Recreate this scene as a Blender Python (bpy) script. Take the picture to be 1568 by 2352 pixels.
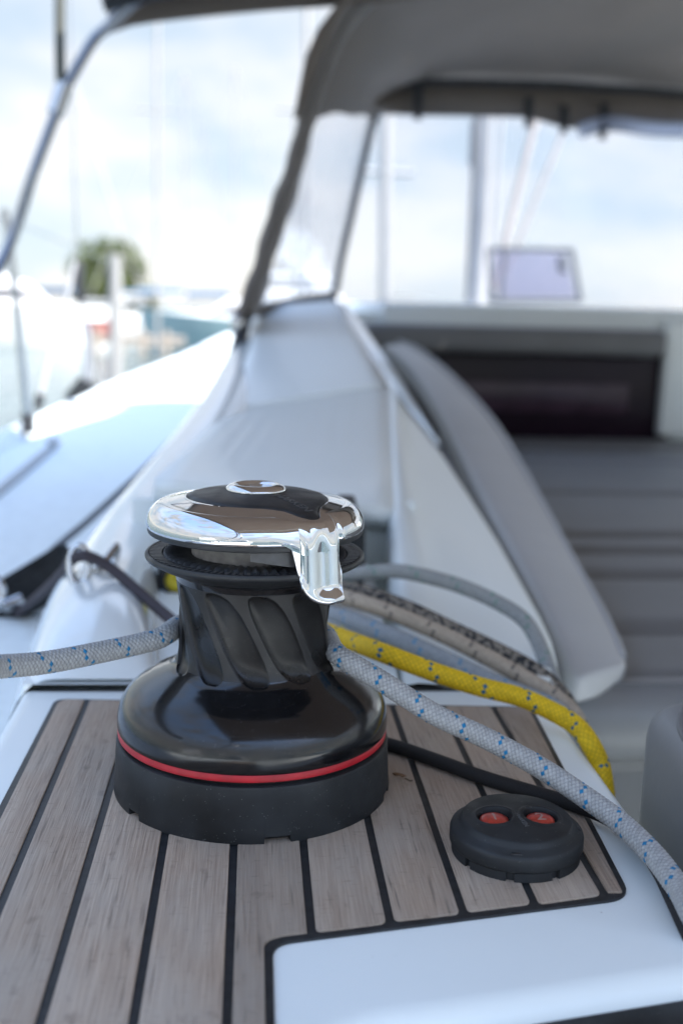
import bpy, bmesh, math, random
import numpy as np
from mathutils import Vector, Matrix
random.seed(7); np.random.seed(7)
SC = bpy.context.scene
for o in list(bpy.data.objects): bpy.data.objects.remove(o, do_unlink=True)
COL = SC.collection
PI = math.pi

# ------------------------------------------------------------------ camera, sky, sun, exposure
CAM = np.array([-0.00256, -0.73761, 0.32998])
CR = np.array([0.99667607, -0.07711822, 0.02626015])
CU = np.array([-0.01178202, 0.18250429, 0.98313446])
CF = np.array([0.08061017, 0.98017599, -0.18098905])
FPX = 4043.03 / 1.59439
cd = bpy.data.cameras.new('camera'); co = bpy.data.objects.new('camera', cd); COL.objects.link(co)
co.matrix_world = Matrix(((CR[0], CU[0], -CF[0], CAM[0]), (CR[1], CU[1], -CF[1], CAM[1]), (CR[2], CU[2], -CF[2], CAM[2]), (0, 0, 0, 1)))
cd.sensor_fit = 'VERTICAL'; cd.sensor_height = 36.0; cd.lens = 36.0 * 4043.03 / 3750.0
cd.clip_start = 0.02; cd.clip_end = 5000
cd.dof.use_dof = True; cd.dof.focus_distance = 0.70; cd.dof.aperture_fstop = 4.2
SC.camera = co
SUN_TRAVEL = Vector((-0.8, 0.6, -1.0)).normalized()
w = bpy.data.worlds.new('World'); SC.world = w; w.use_nodes = True
nt = w.node_tree; nt.nodes.clear()
def N(nt, t, **kw):
    n = nt.nodes.new(t)
    for k, v in kw.items(): setattr(n, k, v)
    return n
wo = N(nt, 'ShaderNodeOutputWorld'); bg = N(nt, 'ShaderNodeBackground'); bg.inputs[1].default_value = 0.15
sky = N(nt, 'ShaderNodeTexSky'); sky.sky_type = 'NISHITA'; sky.sun_disc = False
sky.sun_elevation = math.asin(-SUN_TRAVEL.z); sky.sun_rotation = math.atan2(-SUN_TRAVEL.x, -SUN_TRAVEL.y)
sky.air_density = 1.0; sky.dust_density = 0.1; sky.ozone_density = 0.6
tc = N(nt, 'ShaderNodeTexCoord'); mp = N(nt, 'ShaderNodeMapping'); mp.inputs['Scale'].default_value = (1.0, 1.0, 2.2)
nz = N(nt, 'ShaderNodeTexNoise'); nz.inputs['Scale'].default_value = 3.4; nz.inputs['Detail'].default_value = 7; nz.inputs['Roughness'].default_value = 0.55
rp = N(nt, 'ShaderNodeValToRGB'); rp.color_ramp.elements[0].position = 0.47; rp.color_ramp.elements[1].position = 0.67
nz2 = N(nt, 'ShaderNodeTexNoise'); nz2.inputs['Scale'].default_value = 5.0; nz2.inputs['Detail'].default_value = 6
mr2 = N(nt, 'ShaderNodeMapRange'); mr2.inputs[1].default_value = 0.39; mr2.inputs[2].default_value = 0.57; mr2.inputs[3].default_value = 0.0; mr2.inputs[4].default_value = 1.0
cc = N(nt, 'ShaderNodeMix', data_type='RGBA'); cc.inputs[6].default_value = (0.655, 0.77, 0.89, 1); cc.inputs[7].default_value = (0.99, 0.985, 1.0, 1)
mx = N(nt, 'ShaderNodeMix', data_type='RGBA')
nt.links.new(tc.outputs['Generated'], mp.inputs[0]); nt.links.new(mp.outputs[0], nz.inputs['Vector']); nt.links.new(mp.outputs[0], nz2.inputs['Vector'])
nt.links.new(nz.outputs[0], rp.inputs[0]); nt.links.new(nz2.outputs[0], mr2.inputs[0]); nt.links.new(mr2.outputs[0], cc.inputs[0])
# cloud denser towards the horizon; clear blue overhead kept bright to lift shaded whites
sx = N(nt, 'ShaderNodeSeparateXYZ'); el = N(nt, 'ShaderNodeMapRange'); el.inputs[1].default_value = 0.25; el.inputs[2].default_value = 0.85; el.inputs[3].default_value = 1.0; el.inputs[4].default_value = 0.0
nt.links.new(tc.outputs['Generated'], sx.inputs[0]); nt.links.new(sx.outputs[2], el.inputs[0])
fm = N(nt, 'ShaderNodeMix'); fm.inputs[3].default_value = 0.97
nt.links.new(el.outputs[0], fm.inputs[0]); nt.links.new(rp.outputs[0], fm.inputs[2])
nt.links.new(fm.outputs[0], mx.inputs[0]); nt.links.new(sky.outputs[0], mx.inputs[6]); nt.links.new(cc.outputs[2], mx.inputs[7])
nt.links.new(mx.outputs[2], bg.inputs[0]); nt.links.new(bg.outputs[0], wo.inputs[0])
sl = bpy.data.lights.new('sun', 'SUN'); sl.energy = 2.0; sl.angle = math.radians(0.53); sl.color = (1.0, 0.95, 0.88)
so = bpy.data.objects.new('sun', sl); COL.objects.link(so)
so.rotation_euler = SUN_TRAVEL.to_track_quat('-Z', 'Y').to_euler(); so.location = (3, -15, 10)
SC.view_settings.view_transform = 'Standard'; SC.view_settings.look = 'None'; SC.view_settings.gamma = 1.0
SC.view_settings.use_curve_mapping = False; SC.view_settings.exposure = 2.68
SC.render.engine = 'CYCLES'

# ------------------------------------------------------------------ helpers
def ray(px, py):
    return CF + CR * (px - 784.0) / FPX + CU * (1176.0 - py) / FPX
def at(px, py, y):
    d = ray(px, py); return CAM + d * ((y - CAM[1]) / d[1])
def gz(px, py, z):
    d = ray(px, py); return CAM + d * ((z - CAM[2]) / d[2])
def gx(px, py, x):
    d = ray(px, py); return CAM + d * ((x - CAM[0]) / d[0])
def tag(o, label=None, cat=None, group=None, kind=None):
    if label: o['label'] = label
    if cat: o['category'] = cat
    if group: o['group'] = group
    if kind: o['kind'] = kind
    return o
def empty(name, loc, label, cat, group=None):
    o = bpy.data.objects.new(name, None); COL.objects.link(o); o.location = loc; o.empty_display_size = 0.05
    return tag(o, label, cat, group)
def link(name, me, mat, parent=None, smooth=True, angle=None):
    o = bpy.data.objects.new(name, me); COL.objects.link(o)
    if mat: me.materials.append(mat)
    if smooth:
        me.shade_smooth()
        if angle: me.set_sharp_from_angle(angle=math.radians(angle))
    if parent:
        o.parent = parent
        o.location = -Vector(parent.matrix_basis.translation) if parent.parent is None else (0, 0, 0)
    return o
def mk(name, V, Fc, mat, parent=None, smooth=True, angle=None, col=None):
    me = bpy.data.meshes.new(name)
    me.from_pydata([tuple(map(float, v)) for v in V], [], [tuple(map(int, f)) for f in Fc]); me.validate(); me.update()
    if col is not None:
        a = me.color_attributes.new('Col', 'FLOAT_COLOR', 'POINT')
        c = np.ones((len(V), 4), np.float32); c[:, :3] = col
        a.data.foreach_set('color', c.ravel())
    return link(name, me, mat, parent, smooth, angle)
def fastmesh(name, V, Q, mat, parent=None, col=None, smooth=True):
    V = np.asarray(V, np.float32); Q = np.asarray(Q, np.int32)
    me = bpy.data.meshes.new(name)
    me.vertices.add(len(V)); me.vertices.foreach_set('co', V.ravel())
    me.loops.add(Q.size); me.loops.foreach_set('vertex_index', Q.ravel())
    me.polygons.add(len(Q)); me.polygons.foreach_set('loop_start', np.arange(0, Q.size, 4, dtype=np.int32))
    me.polygons.foreach_set('loop_total', np.full(len(Q), 4, np.int32))
    me.update(calc_edges=True); me.validate()
    if col is not None:
        a = me.color_attributes.new('Col', 'FLOAT_COLOR', 'POINT')
        c = np.ones((len(V), 4), np.float32); c[:, :3] = col
        a.data.foreach_set('color', c.ravel())
    return link(name, me, mat, parent, smooth)
def gridq(nu, nv, wrapv=False, wrapu=False):
    """index quads of an nu x nv grid (u rows, v columns)"""
    iu = np.arange(nu if wrapu else nu - 1); iv = np.arange(nv if wrapv else nv - 1)
    a, b = np.meshgrid(iu, iv, indexing='ij'); a2 = (a + 1) % nu; b2 = (b + 1) % nv
    return np.stack([a * nv + b, a * nv + b2, a2 * nv + b2, a2 * nv + b], -1).reshape(-1, 4)
def lathe(name, prof, mat, parent=None, n=160, c=(0, 0), angle=40):
    prof = np.array(prof, float); t = np.linspace(0, 2 * PI, n, endpoint=False)
    V = np.stack([c[0] + prof[:, :1] * np.cos(t), c[1] + prof[:, :1] * np.sin(t), prof[:, 1:] + 0 * t], -1).reshape(-1, 3)
    o = fastmesh(name, V, gridq(len(prof), n, wrapv=True), mat, parent)
    if angle: o.data.set_sharp_from_angle(angle=math.radians(angle))
    return o
def crv(P, n):
    """Catmull-Rom through P, resampled by arc length to n points"""
    P = np.array(P, float); Q = np.vstack([2 * P[0] - P[1], P, 2 * P[-1] - P[-2]]); out = []
    for i in range(1, len(Q) - 2):
        t = np.linspace(0, 1, 40, endpoint=False)[:, None]
        p0, p1, p2, p3 = Q[i - 1], Q[i], Q[i + 1], Q[i + 2]
        out.append(0.5 * (2 * p1 + (p2 - p0) * t + (2 * p0 - 5 * p1 + 4 * p2 - p3) * t ** 2 + (3 * p1 - p0 - 3 * p2 + p3) * t ** 3))
    out = np.vstack(out + [P[-1:]])
    s = np.r_[0, np.cumsum(np.linalg.norm(np.diff(out, axis=0), axis=1))]
    u = np.linspace(0, s[-1], n)
    return np.stack([np.interp(u, s, out[:, k]) for k in range(P.shape[1])], -1), s[-1]
def frames(P):
    T = np.gradient(P, axis=0); T /= np.linalg.norm(T, axis=1)[:, None]
    up = np.array([0, 0, 1.0]) if abs(T[0, 2]) < 0.9 else np.array([1.0, 0, 0])
    n = up - T[0] * (up @ T[0]); n /= np.linalg.norm(n); Ns = [n]
    for i in range(1, len(P)):
        n = Ns[-1] - T[i] * (Ns[-1] @ T[i]); n /= np.linalg.norm(n); Ns.append(n)
    Ns = np.array(Ns); return T, Ns, np.cross(T, Ns)
def tube(name, P, r, mat, parent=None, n=20, seg=None, caps=True, smooth_path=True):
    P = np.array(P, float)
    if smooth_path and len(P) > 2: P, L = crv(P, seg or max(24, len(P) * 10))
    elif len(P) == 2: P = np.linspace(P[0], P[1], seg or 6)
    T, A, B = frames(P); t = np.linspace(0, 2 * PI, n, endpoint=False)
    r = np.broadcast_to(np.asarray(r, float), (len(P),))
    V = (P[:, None, :] + r[:, None, None] * (A[:, None, :] * np.cos(t)[None, :, None] + B[:, None, :] * np.sin(t)[None, :, None])).reshape(-1, 3)
    F = [tuple(q) for q in gridq(len(P), n, wrapv=True)]
    if caps: F += [tuple(range(n - 1, -1, -1)), tuple(range((len(P) - 1) * n, len(P) * n))]
    return mk(name, V, F, mat, parent, True, 50)
def boxpts(name, P8, mat, parent=None, bevel=0.0, seg=3, angle=35):
    """hexahedron from 8 points: bottom 4 (ccw) then top 4"""
    bm = bmesh.new(); vs = [bm.verts.new(tuple(map(float, p))) for p in P8]
    for f in ((3, 2, 1, 0), (4, 5, 6, 7), (0, 1, 5, 4), (1, 2, 6, 5), (2, 3, 7, 6), (3, 0, 4, 7)): bm.faces.new([vs[i] for i in f])
    bmesh.ops.recalc_face_normals(bm, faces=bm.faces)
    if bevel: bmesh.ops.bevel(bm, geom=list(bm.edges), offset=bevel, segments=seg, profile=0.5, affect='EDGES', clamp_overlap=True)
    me = bpy.data.meshes.new(name); bm.to_mesh(me); bm.free()
    return link(name, me, mat, parent, True, angle)
def box(name, c, s, mat, parent=None, bevel=0.0, seg=3, rz=0.0):
    c = np.array(c, float); h = np.array(s, float) / 2; cs, sn = math.cos(rz), math.sin(rz)
    P = []
    for z in (-1, 1):
        for x, y in ((-1, -1), (1, -1), (1, 1), (-1, 1)):
            a, b = x * h[0], y * h[1]; P.append(c + [a * cs - b * sn, a * sn + b * cs, z * h[2]])
    return boxpts(name, P, mat, parent, bevel, seg)
def prism(name, poly, z0, z1, mat, parent=None, bevel=0.0, seg=3, angle=35):
    bm = bmesh.new(); vs = [bm.verts.new((float(p[0]), float(p[1]), z0)) for p in poly]
    f = bm.faces.new(vs); r = bmesh.ops.extrude_face_region(bm, geom=[f])
    up = [g for g in r['geom'] if isinstance(g, bmesh.types.BMVert)]
    for v in up: v.co.z = z1
    bmesh.ops.recalc_face_normals(bm, faces=bm.faces)
    if bevel:
        ed = [e for e in bm.edges if all(abs(v.co.z - z1) < 1e-6 for v in e.verts)]
        bmesh.ops.bevel(bm, geom=ed, offset=bevel, segments=seg, profile=0.5, affect='EDGES')
    me = bpy.data.meshes.new(name); bm.to_mesh(me); bm.free()
    return link(name, me, mat, parent, True, angle)
def subsurf(o, lv=2):
    m = o.modifiers.new('sub', 'SUBSURF'); m.levels = lv; m.render_levels = lv; return o
def solid(o, t, off=-1):
    m = o.modifiers.new('sol', 'SOLIDIFY'); m.thickness = t; m.offset = off; return o
def loft(name, secs, mat, parent=None, close=False, sub=0, angle=None, caps=False):
    S = np.array(secs, float); nu, nv = S.shape[:2]
    F = [tuple(q) for q in gridq(nu, nv, wrapv=close)]
    if caps: F += [tuple(range(nv - 1, -1, -1)), tuple(range((nu - 1) * nv, nu * nv))]
    o = mk(name, S.reshape(-1, 3), F, mat, parent, True, angle)
    if sub: subsurf(o, sub)
    return o
def sm(a, b, x):
    t = np.clip((np.asarray(x, float) - a) / (b - a), 0, 1); return t * t * (3 - 2 * t)

# ------------------------------------------------------------------ materials
def mat(name, color, rough=0.5, metal=0.0, coat=0.0, spec=0.5, noise=None, bump=None, sheen=0.0, roughn=None):
    """noise=(scale, amount, (sx,sy,sz)); bump=(scale, strength, distance); roughn=(scale, lo, hi)"""
    m = bpy.data.materials.new(name); m.use_nodes = True; t = m.node_tree; b = t.nodes['Principled BSDF']
    b.inputs['Base Color'].default_value = (*color, 1); b.inputs['Roughness'].default_value = rough
    b.inputs['Metallic'].default_value = metal; b.inputs['Coat Weight'].default_value = coat; b.inputs['Coat Roughness'].default_value = 0.08
    b.inputs['Specular IOR Level'].default_value = spec
    if sheen: b.inputs['Sheen Weight'].default_value = sheen; b.inputs['Sheen Roughness'].default_value = 0.5
    tcn = N(t, 'ShaderNodeTexCoord')
    if noise:
        mpn = N(t, 'ShaderNodeMapping'); mpn.inputs['Scale'].default_value = noise[2] if len(noise) > 2 else (1, 1, 1)
        n = N(t, 'ShaderNodeTexNoise'); n.inputs['Scale'].default_value = noise[0]; n.inputs['Detail'].default_value = 6
        r = N(t, 'ShaderNodeMapRange'); r.inputs[1].default_value = 0.3; r.inputs[2].default_value = 0.7
        r.inputs[3].default_value = 1 - noise[1]; r.inputs[4].default_value = 1 + noise[1]
        x = N(t, 'ShaderNodeMix', data_type='RGBA', blend_type='MULTIPLY'); x.inputs[0].default_value = 1; x.inputs[6].default_value = (*color, 1)
        t.links.new(tcn.outputs['Object'], mpn.inputs[0]); t.links.new(mpn.outputs[0], n.inputs['Vector'])
        t.links.new(n.outputs[0], r.inputs[0]); t.links.new(r.outputs[0], x.inputs[7]); t.links.new(x.outputs[2], b.inputs['Base Color'])
    if roughn:
        n = N(t, 'ShaderNodeTexNoise'); n.inputs['Scale'].default_value = roughn[0]; n.inputs['Detail'].default_value = 5
        r = N(t, 'ShaderNodeMapRange'); r.inputs[1].default_value = 0.35; r.inputs[2].default_value = 0.65; r.inputs[3].default_value = roughn[1]; r.inputs[4].default_value = roughn[2]
        t.links.new(tcn.outputs['Object'], n.inputs['Vector']); t.links.new(n.outputs[0], r.inputs[0]); t.links.new(r.outputs[0], b.inputs['Roughness'])
    if bump:
        n = N(t, 'ShaderNodeTexNoise'); n.inputs['Scale'].default_value = bump[0]; n.inputs['Detail'].default_value = 5
        bp = N(t, 'ShaderNodeBump'); bp.inputs['Strength'].default_value = bump[1]; bp.inputs['Distance'].default_value = bump[2]
        t.links.new(tcn.outputs['Object'], n.inputs['Vector']); t.links.new(n.outputs[0], bp.inputs['Height']); t.links.new(bp.outputs[0], b.inputs['Normal'])
    return m
def speck(m, scale, thr, color, rough=0.7):
    """small pale dust specks on a material"""
    t = m.node_tree; b = t.nodes['Principled BSDF']; tcn = N(t, 'ShaderNodeTexCoord')
    v = N(t, 'ShaderNodeTexVoronoi'); v.inputs['Scale'].default_value = scale
    n = N(t, 'ShaderNodeTexNoise'); n.inputs['Scale'].default_value = scale * 0.35; n.inputs['Detail'].default_value = 3
    a = N(t, 'ShaderNodeMath', operation='LESS_THAN')
    mlt = N(t, 'ShaderNodeMath', operation='MULTIPLY'); rr = N(t, 'ShaderNodeMapRange'); rr.inputs[1].default_value = 0.5; rr.inputs[2].default_value = 0.75; rr.inputs[3].default_value = 0; rr.inputs[4].default_value = thr
    x = N(t, 'ShaderNodeMix', data_type='RGBA'); x.inputs[7].default_value = (*color, 1)
    src = b.inputs['Base Color'].links[0].from_socket if b.inputs['Base Color'].links else None
    if src: t.links.new(src, x.inputs[6])
    else: x.inputs[6].default_value = b.inputs['Base Color'].default_value
    t.links.new(tcn.outputs['Object'], v.inputs['Vector']); t.links.new(tcn.outputs['Object'], n.inputs['Vector'])
    t.links.new(n.outputs[0], rr.inputs[0]); t.links.new(v.outputs['Distance'], a.inputs[0]); t.links.new(rr.outputs[0], a.inputs[1])
    mlt.inputs[1].default_value = 0.6; t.links.new(a.outputs[0], mlt.inputs[0]); t.links.new(mlt.outputs[0], x.inputs[0]); t.links.new(x.outputs[2], b.inputs['Base Color'])
    return m
gel = mat('gelcoat', (0.80, 0.86, 0.865), 0.42, coat=0.12, spec=0.4, noise=(3.0, 0.025))
speck(gel, 110, 0.10, (0.42, 0.41, 0.40))
gelgloss = mat('gelcoat_polished', (0.80, 0.86, 0.865), 0.2, coat=0.8, spec=0.5, noise=(3.0, 0.025))
nonskid = mat('nonskid_deck', (0.76, 0.80, 0.79), 0.6, noise=(40, 0.06), bump=(350, 0.5, 0.002))
blackan = speck(mat('black_anodised', (0.006, 0.006, 0.007), 0.22, coat=0.0, spec=0.6, roughn=(26, 0.10, 0.22), noise=(60, 0.3)), 900, 0.32, (0.10, 0.10, 0.10))
# knurled matt neck of the drum: fine helical knurling as bump, rougher
neck = speck(mat('black_knurled', (0.014, 0.0135, 0.014), 0.5, spec=0.5, noise=(90, 0.35), roughn=(50, 0.42, 0.58)), 1200, 0.34, (0.13, 0.12, 0.11))
blackpl = speck(mat('black_plastic', (0.016, 0.018, 0.020), 0.55, spec=0.35, noise=(24, 0.65), roughn=(30, 0.42, 0.65), bump=(900, 0.06, 0.0004)), 700, 0.36, (0.14, 0.14, 0.14))
scoop = speck(mat('black_worn_scoop', (0.009, 0.0085, 0.0085), 0.34, spec=0.35, noise=(70, 0.5), roughn=(40, 0.25, 0.42)), 1200, 0.33, (0.12, 0.11, 0.10))
ribm = mat('rib_plastic', (0.05, 0.052, 0.057), 0.38, noise=(200, 0.3))
blackrub = mat('black_rubber', (0.016, 0.0175, 0.020), 0.42, spec=0.45, noise=(70, 0.4), bump=(1200, 0.08, 0.0003), roughn=(60, 0.4, 0.58))
blackm = mat('black_gloss', (0.012, 0.012, 0.014), 0.3, noise=(40, 0.3))
chrome = mat('chrome', (0.66, 0.655, 0.65), 0.03, metal=1.0, roughn=(60, 0.015, 0.05))
steel = mat('stainless', (0.55, 0.56, 0.57), 0.22, metal=1.0, noise=(30, 0.06))
redm = mat('red_ring', (0.42, 0.008, 0.018), 0.42, noise=(90, 0.2))
greysp = mat('grey_spool', (0.34, 0.32, 0.30), 0.6, noise=(180, 0.25), bump=(700, 0.15, 0.0004))
caulk = speck(mat('caulking', (0.016, 0.018, 0.021), 0.55, noise=(160, 0.4), bump=(400, 0.25, 0.0008)), 420, 0.25, (0.10, 0.10, 0.10))
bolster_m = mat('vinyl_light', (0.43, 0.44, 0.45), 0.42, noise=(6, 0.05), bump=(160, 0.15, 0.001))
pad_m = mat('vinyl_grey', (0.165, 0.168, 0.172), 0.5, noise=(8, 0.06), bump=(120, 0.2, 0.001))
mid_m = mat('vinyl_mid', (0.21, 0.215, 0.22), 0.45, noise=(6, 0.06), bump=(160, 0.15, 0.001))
darkwin = mat('dark_acrylic', (0.016, 0.008, 0.016), 0.22, spec=0.18, noise=(2, 0.3))
lav = None
canvas = mat('taupe_canvas', (0.225, 0.185, 0.155), 0.85, noise=(5, 0.08), bump=(900, 0.2, 0.0008), sheen=0.15)
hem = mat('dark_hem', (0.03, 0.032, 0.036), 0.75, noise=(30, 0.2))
mastm = mat('mast_alloy', (0.42, 0.41, 0.40), 0.5, metal=0.5, noise=(6, 0.08))
whitep = mat('white_paint', (0.80, 0.80, 0.79), 0.35, noise=(4, 0.04))
tealp = mat('teal_hull', (0.34, 0.47, 0.49), 0.35, noise=(4, 0.1))
redp = mat('red_cover', (0.34, 0.14, 0.12), 0.6, noise=(5, 0.15))
timber = mat('pontoon_timber', (0.38, 0.33, 0.28), 0.8, noise=(6, 0.2))
barkm = mat('bark', (0.12, 0.09, 0.06), 0.9, noise=(5, 0.3))
leafm = mat('leaves', (0.085, 0.11, 0.035), 0.6, noise=(0.9, 0.45))
shorem = mat('shore_earth', (0.20, 0.19, 0.14), 0.9, noise=(0.3, 0.3))
twine = mat('cord_dark', (0.05, 0.042, 0.05), 0.85, noise=(300, 0.4))
# teak: long grain along y, weathered grey brown, each plank its own tone
def teak_mat():
    m = bpy.data.materials.new('weathered_teak'); m.use_nodes = True; t = m.node_tree; b = t.nodes['Principled BSDF']; L = t.links.new
    b.inputs['Roughness'].default_value = 0.68; b.inputs['Specular IOR Level'].default_value = 0.32
    tcn = N(t, 'ShaderNodeTexCoord'); oi = N(t, 'ShaderNodeObjectInfo')
    off = N(t, 'ShaderNodeVectorMath', operation='SCALE'); off.inputs[0].default_value = (3.1, 7.7, 5.3); L(oi.outputs['Random'], off.inputs['Scale'])
    add = N(t, 'ShaderNodeVectorMath', operation='ADD'); L(tcn.outputs['Object'], add.inputs[0]); L(off.outputs[0], add.inputs[1])
    def nse(scale, sv, det=5, dist=0.0):
        mpn = N(t, 'ShaderNodeMapping'); mpn.inputs['Scale'].default_value = sv; L(add.outputs[0], mpn.inputs[0])
        n = N(t, 'ShaderNodeTexNoise'); n.inputs['Scale'].default_value = scale; n.inputs['Detail'].default_value = det; n.inputs['Distortion'].default_value = dist
        L(mpn.outputs[0], n.inputs['Vector']); return n.outputs[0]
    fine = nse(800, (1, 0.03, 1), 4); mid = nse(170, (1, 0.03, 1), 5, 0.3); crs = nse(300, (0.35, 1.6, 1), 3); blot = nse(26, (1, 0.5, 1), 4); pore2=nse(420,(1,.05,1),3)
    r1 = N(t, 'ShaderNodeValToRGB'); e = r1.color_ramp.elements
    e[0].position = 0.30; e[0].color = (0.285, 0.210, 0.159, 1); e[1].position = 0.72; e[1].color = (0.49, 0.388, 0.302, 1)
    n1 = r1.color_ramp.elements.new(0.5); n1.color = (0.39, 0.302, 0.232, 1)
    mxv = N(t, 'ShaderNodeMix'); mxv.inputs[0].default_value = 0.3; L(fine, mxv.inputs[2]); L(mid, mxv.inputs[3]); L(mxv.outputs[0], r1.inputs[0])
    # grey weathering blotches
    rb = N(t, 'ShaderNodeMapRange'); rb.inputs[1].default_value = 0.35; rb.inputs[2].default_value = 0.7; rb.inputs[3].default_value = 0.0; rb.inputs[4].default_value = 0.55; L(blot, rb.inputs[0])
    x1 = N(t, 'ShaderNodeMix', data_type='RGBA'); x1.inputs[7].default_value = (0.43, 0.388, 0.337, 1); L(rb.outputs[0], x1.inputs[0]); L(r1.outputs[0], x1.inputs[6])
    # dark open pores
    pr = N(t, 'ShaderNodeMapRange'); pr.inputs[1].default_value = 0.60; pr.inputs[2].default_value = 0.72; pr.inputs[3].default_value = 1; pr.inputs[4].default_value = 0.62; L(pore2, pr.inputs[0])
    x2 = N(t, 'ShaderNodeMix', data_type='RGBA', blend_type='MULTIPLY'); x2.inputs[0].default_value = 1; L(x1.outputs[2], x2.inputs[6]); L(pr.outputs[0], x2.inputs[7])
    # fine cross checks and darker stains
    cr = N(t, 'ShaderNodeMapRange'); cr.inputs[1].default_value = 0.62; cr.inputs[2].default_value = 0.72; cr.inputs[3].default_value = 1; cr.inputs[4].default_value = 0.8; L(crs, cr.inputs[0])
    stn = nse(75, (1, 0.6, 1), 4); sr = N(t, 'ShaderNodeMapRange'); sr.inputs[1].default_value = 0.64; sr.inputs[2].default_value = 0.78; sr.inputs[3].default_value = 1; sr.inputs[4].default_value = 0.6; L(stn, sr.inputs[0])
    cm_ = N(t, 'ShaderNodeMath', operation='MULTIPLY'); L(cr.outputs[0], cm_.inputs[0]); L(sr.outputs[0], cm_.inputs[1])
    x2b = N(t, 'ShaderNodeMix', data_type='RGBA', blend_type='MULTIPLY'); x2b.inputs[0].default_value = 1; L(x2.outputs[2], x2b.inputs[6]); L(cm_.outputs[0], x2b.inputs[7]); x2 = x2b
    # per plank tone
    pt = N(t, 'ShaderNodeMapRange'); pt.inputs[3].default_value = 0.78; pt.inputs[4].default_value = 1.12; L(oi.outputs['Random'], pt.inputs[0])
    x3 = N(t, 'ShaderNodeMix', data_type='RGBA', blend_type='MULTIPLY'); x3.inputs[0].default_value = 1; L(x2.outputs[2], x3.inputs[6]); L(pt.outputs[0], x3.inputs[7])
    L(x3.outputs[2], b.inputs['Base Color'])
    bp = N(t, 'ShaderNodeBump'); bp.inputs['Strength'].default_value = 0.6; bp.inputs['Distance'].default_value = 0.0009
    sbt = N(t, 'ShaderNodeMath', operation='SUBTRACT'); L(fine, sbt.inputs[0]); L(pore2, sbt.inputs[1]); L(sbt.outputs[0], bp.inputs['Height']); L(bp.outputs[0], b.inputs['Normal'])
    return m
teak = teak_mat()
def rope_mat(name, rough=0.75):
    m = bpy.data.materials.new(name); m.use_nodes = True; t = m.node_tree; b = t.nodes['Principled BSDF']
    a = N(t, 'ShaderNodeVertexColor', layer_name='Col'); n = N(t, 'ShaderNodeTexNoise'); n.inputs['Scale'].default_value = 1500; n.inputs['Detail'].default_value = 2
    tcn = N(t, 'ShaderNodeTexCoord'); t.links.new(tcn.outputs['Object'], n.inputs['Vector'])
    r = N(t, 'ShaderNodeMapRange'); r.inputs[1].default_value = 0.3; r.inputs[2].default_value = 0.7; r.inputs[3].default_value = 0.82; r.inputs[4].default_value = 1.12
    x = N(t, 'ShaderNodeMix', data_type='RGBA', blend_type='MULTIPLY'); x.inputs[0].default_value = 1
    t.links.new(n.outputs[0], r.inputs[0]); t.links.new(a.outputs[0], x.inputs[6]); t.links.new(r.outputs[0], x.inputs[7]); t.links.new(x.outputs[2], b.inputs['Base Color'])
    bp = N(t, 'ShaderNodeBump'); bp.inputs['Strength'].default_value = 0.25; bp.inputs['Distance'].default_value = 0.0004; t.links.new(n.outputs[0], bp.inputs['Height']); t.links.new(bp.outputs[0], b.inputs['Normal'])
    b.inputs['Roughness'].default_value = rough; return m
ropem = rope_mat('braided_rope')
def clear_mat(name, tint, gloss=0.12, haze=0.08):
    m = bpy.data.materials.new(name); m.use_nodes = True; t = m.node_tree; t.nodes.clear()
    out = N(t, 'ShaderNodeOutputMaterial'); tr = N(t, 'ShaderNodeBsdfTransparent'); tr.inputs[0].default_value = (*tint, 1)
    g = N(t, 'ShaderNodeBsdfGlossy'); g.inputs['Roughness'].default_value = 0.08; d = N(t, 'ShaderNodeBsdfTranslucent'); d.inputs[0].default_value = (0.8, 0.8, 0.85, 1)
    fr = N(t, 'ShaderNodeFresnel'); fr.inputs[0].default_value = 1.35
    n = N(t, 'ShaderNodeTexNoise'); n.inputs['Scale'].default_value = 6; bp = N(t, 'ShaderNodeBump'); bp.inputs['Distance'].default_value = 0.01; bp.inputs['Strength'].default_value = 0.3
    t.links.new(n.outputs[0], bp.inputs['Height']); t.links.new(bp.outputs[0], g.inputs['Normal'])
    a = N(t, 'ShaderNodeMixShader'); b2 = N(t, 'ShaderNodeMixShader'); a.inputs[0].default_value = haze
    t.links.new(tr.outputs[0], a.inputs[1]); t.links.new(d.outputs[0], a.inputs[2]); t.links.new(fr.outputs[0], b2.inputs[0])
    t.links.new(a.outputs[0], b2.inputs[1]); t.links.new(g.outputs[0], b2.inputs[2]); t.links.new(b2.outputs[0], out.inputs[0]); return m
vinyl_side = clear_mat('hazy_vinyl', (0.84, 0.85, 0.88), haze=0.22)
vinyl = clear_mat('clear_vinyl', (0.90, 0.91, 0.935), haze=0.10)
lav = clear_mat('lavender_acrylic', (0.66, 0.63, 0.71), haze=0.12)
def water_mat():
    m = mat('sea_water', (0.055, 0.10, 0.105), 0.15, spec=0.3, noise=(0.3, 0.15)); t = m.node_tree; b = t.nodes['Principled BSDF']
    tcn = N(t, 'ShaderNodeTexCoord'); n = N(t, 'ShaderNodeTexNoise'); n.inputs['Scale'].default_value = 1.6; n.inputs['Detail'].default_value = 4
    bp = N(t, 'ShaderNodeBump'); bp.inputs['Strength'].default_value = 0.5; bp.inputs['Distance'].default_value = 0.12
    t.links.new(tcn.outputs['Object'], n.inputs['Vector']); t.links.new(n.outputs[0], bp.inputs['Height']); t.links.new(bp.outputs[0], b.inputs['Normal']); return m
waterm = water_mat()
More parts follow.
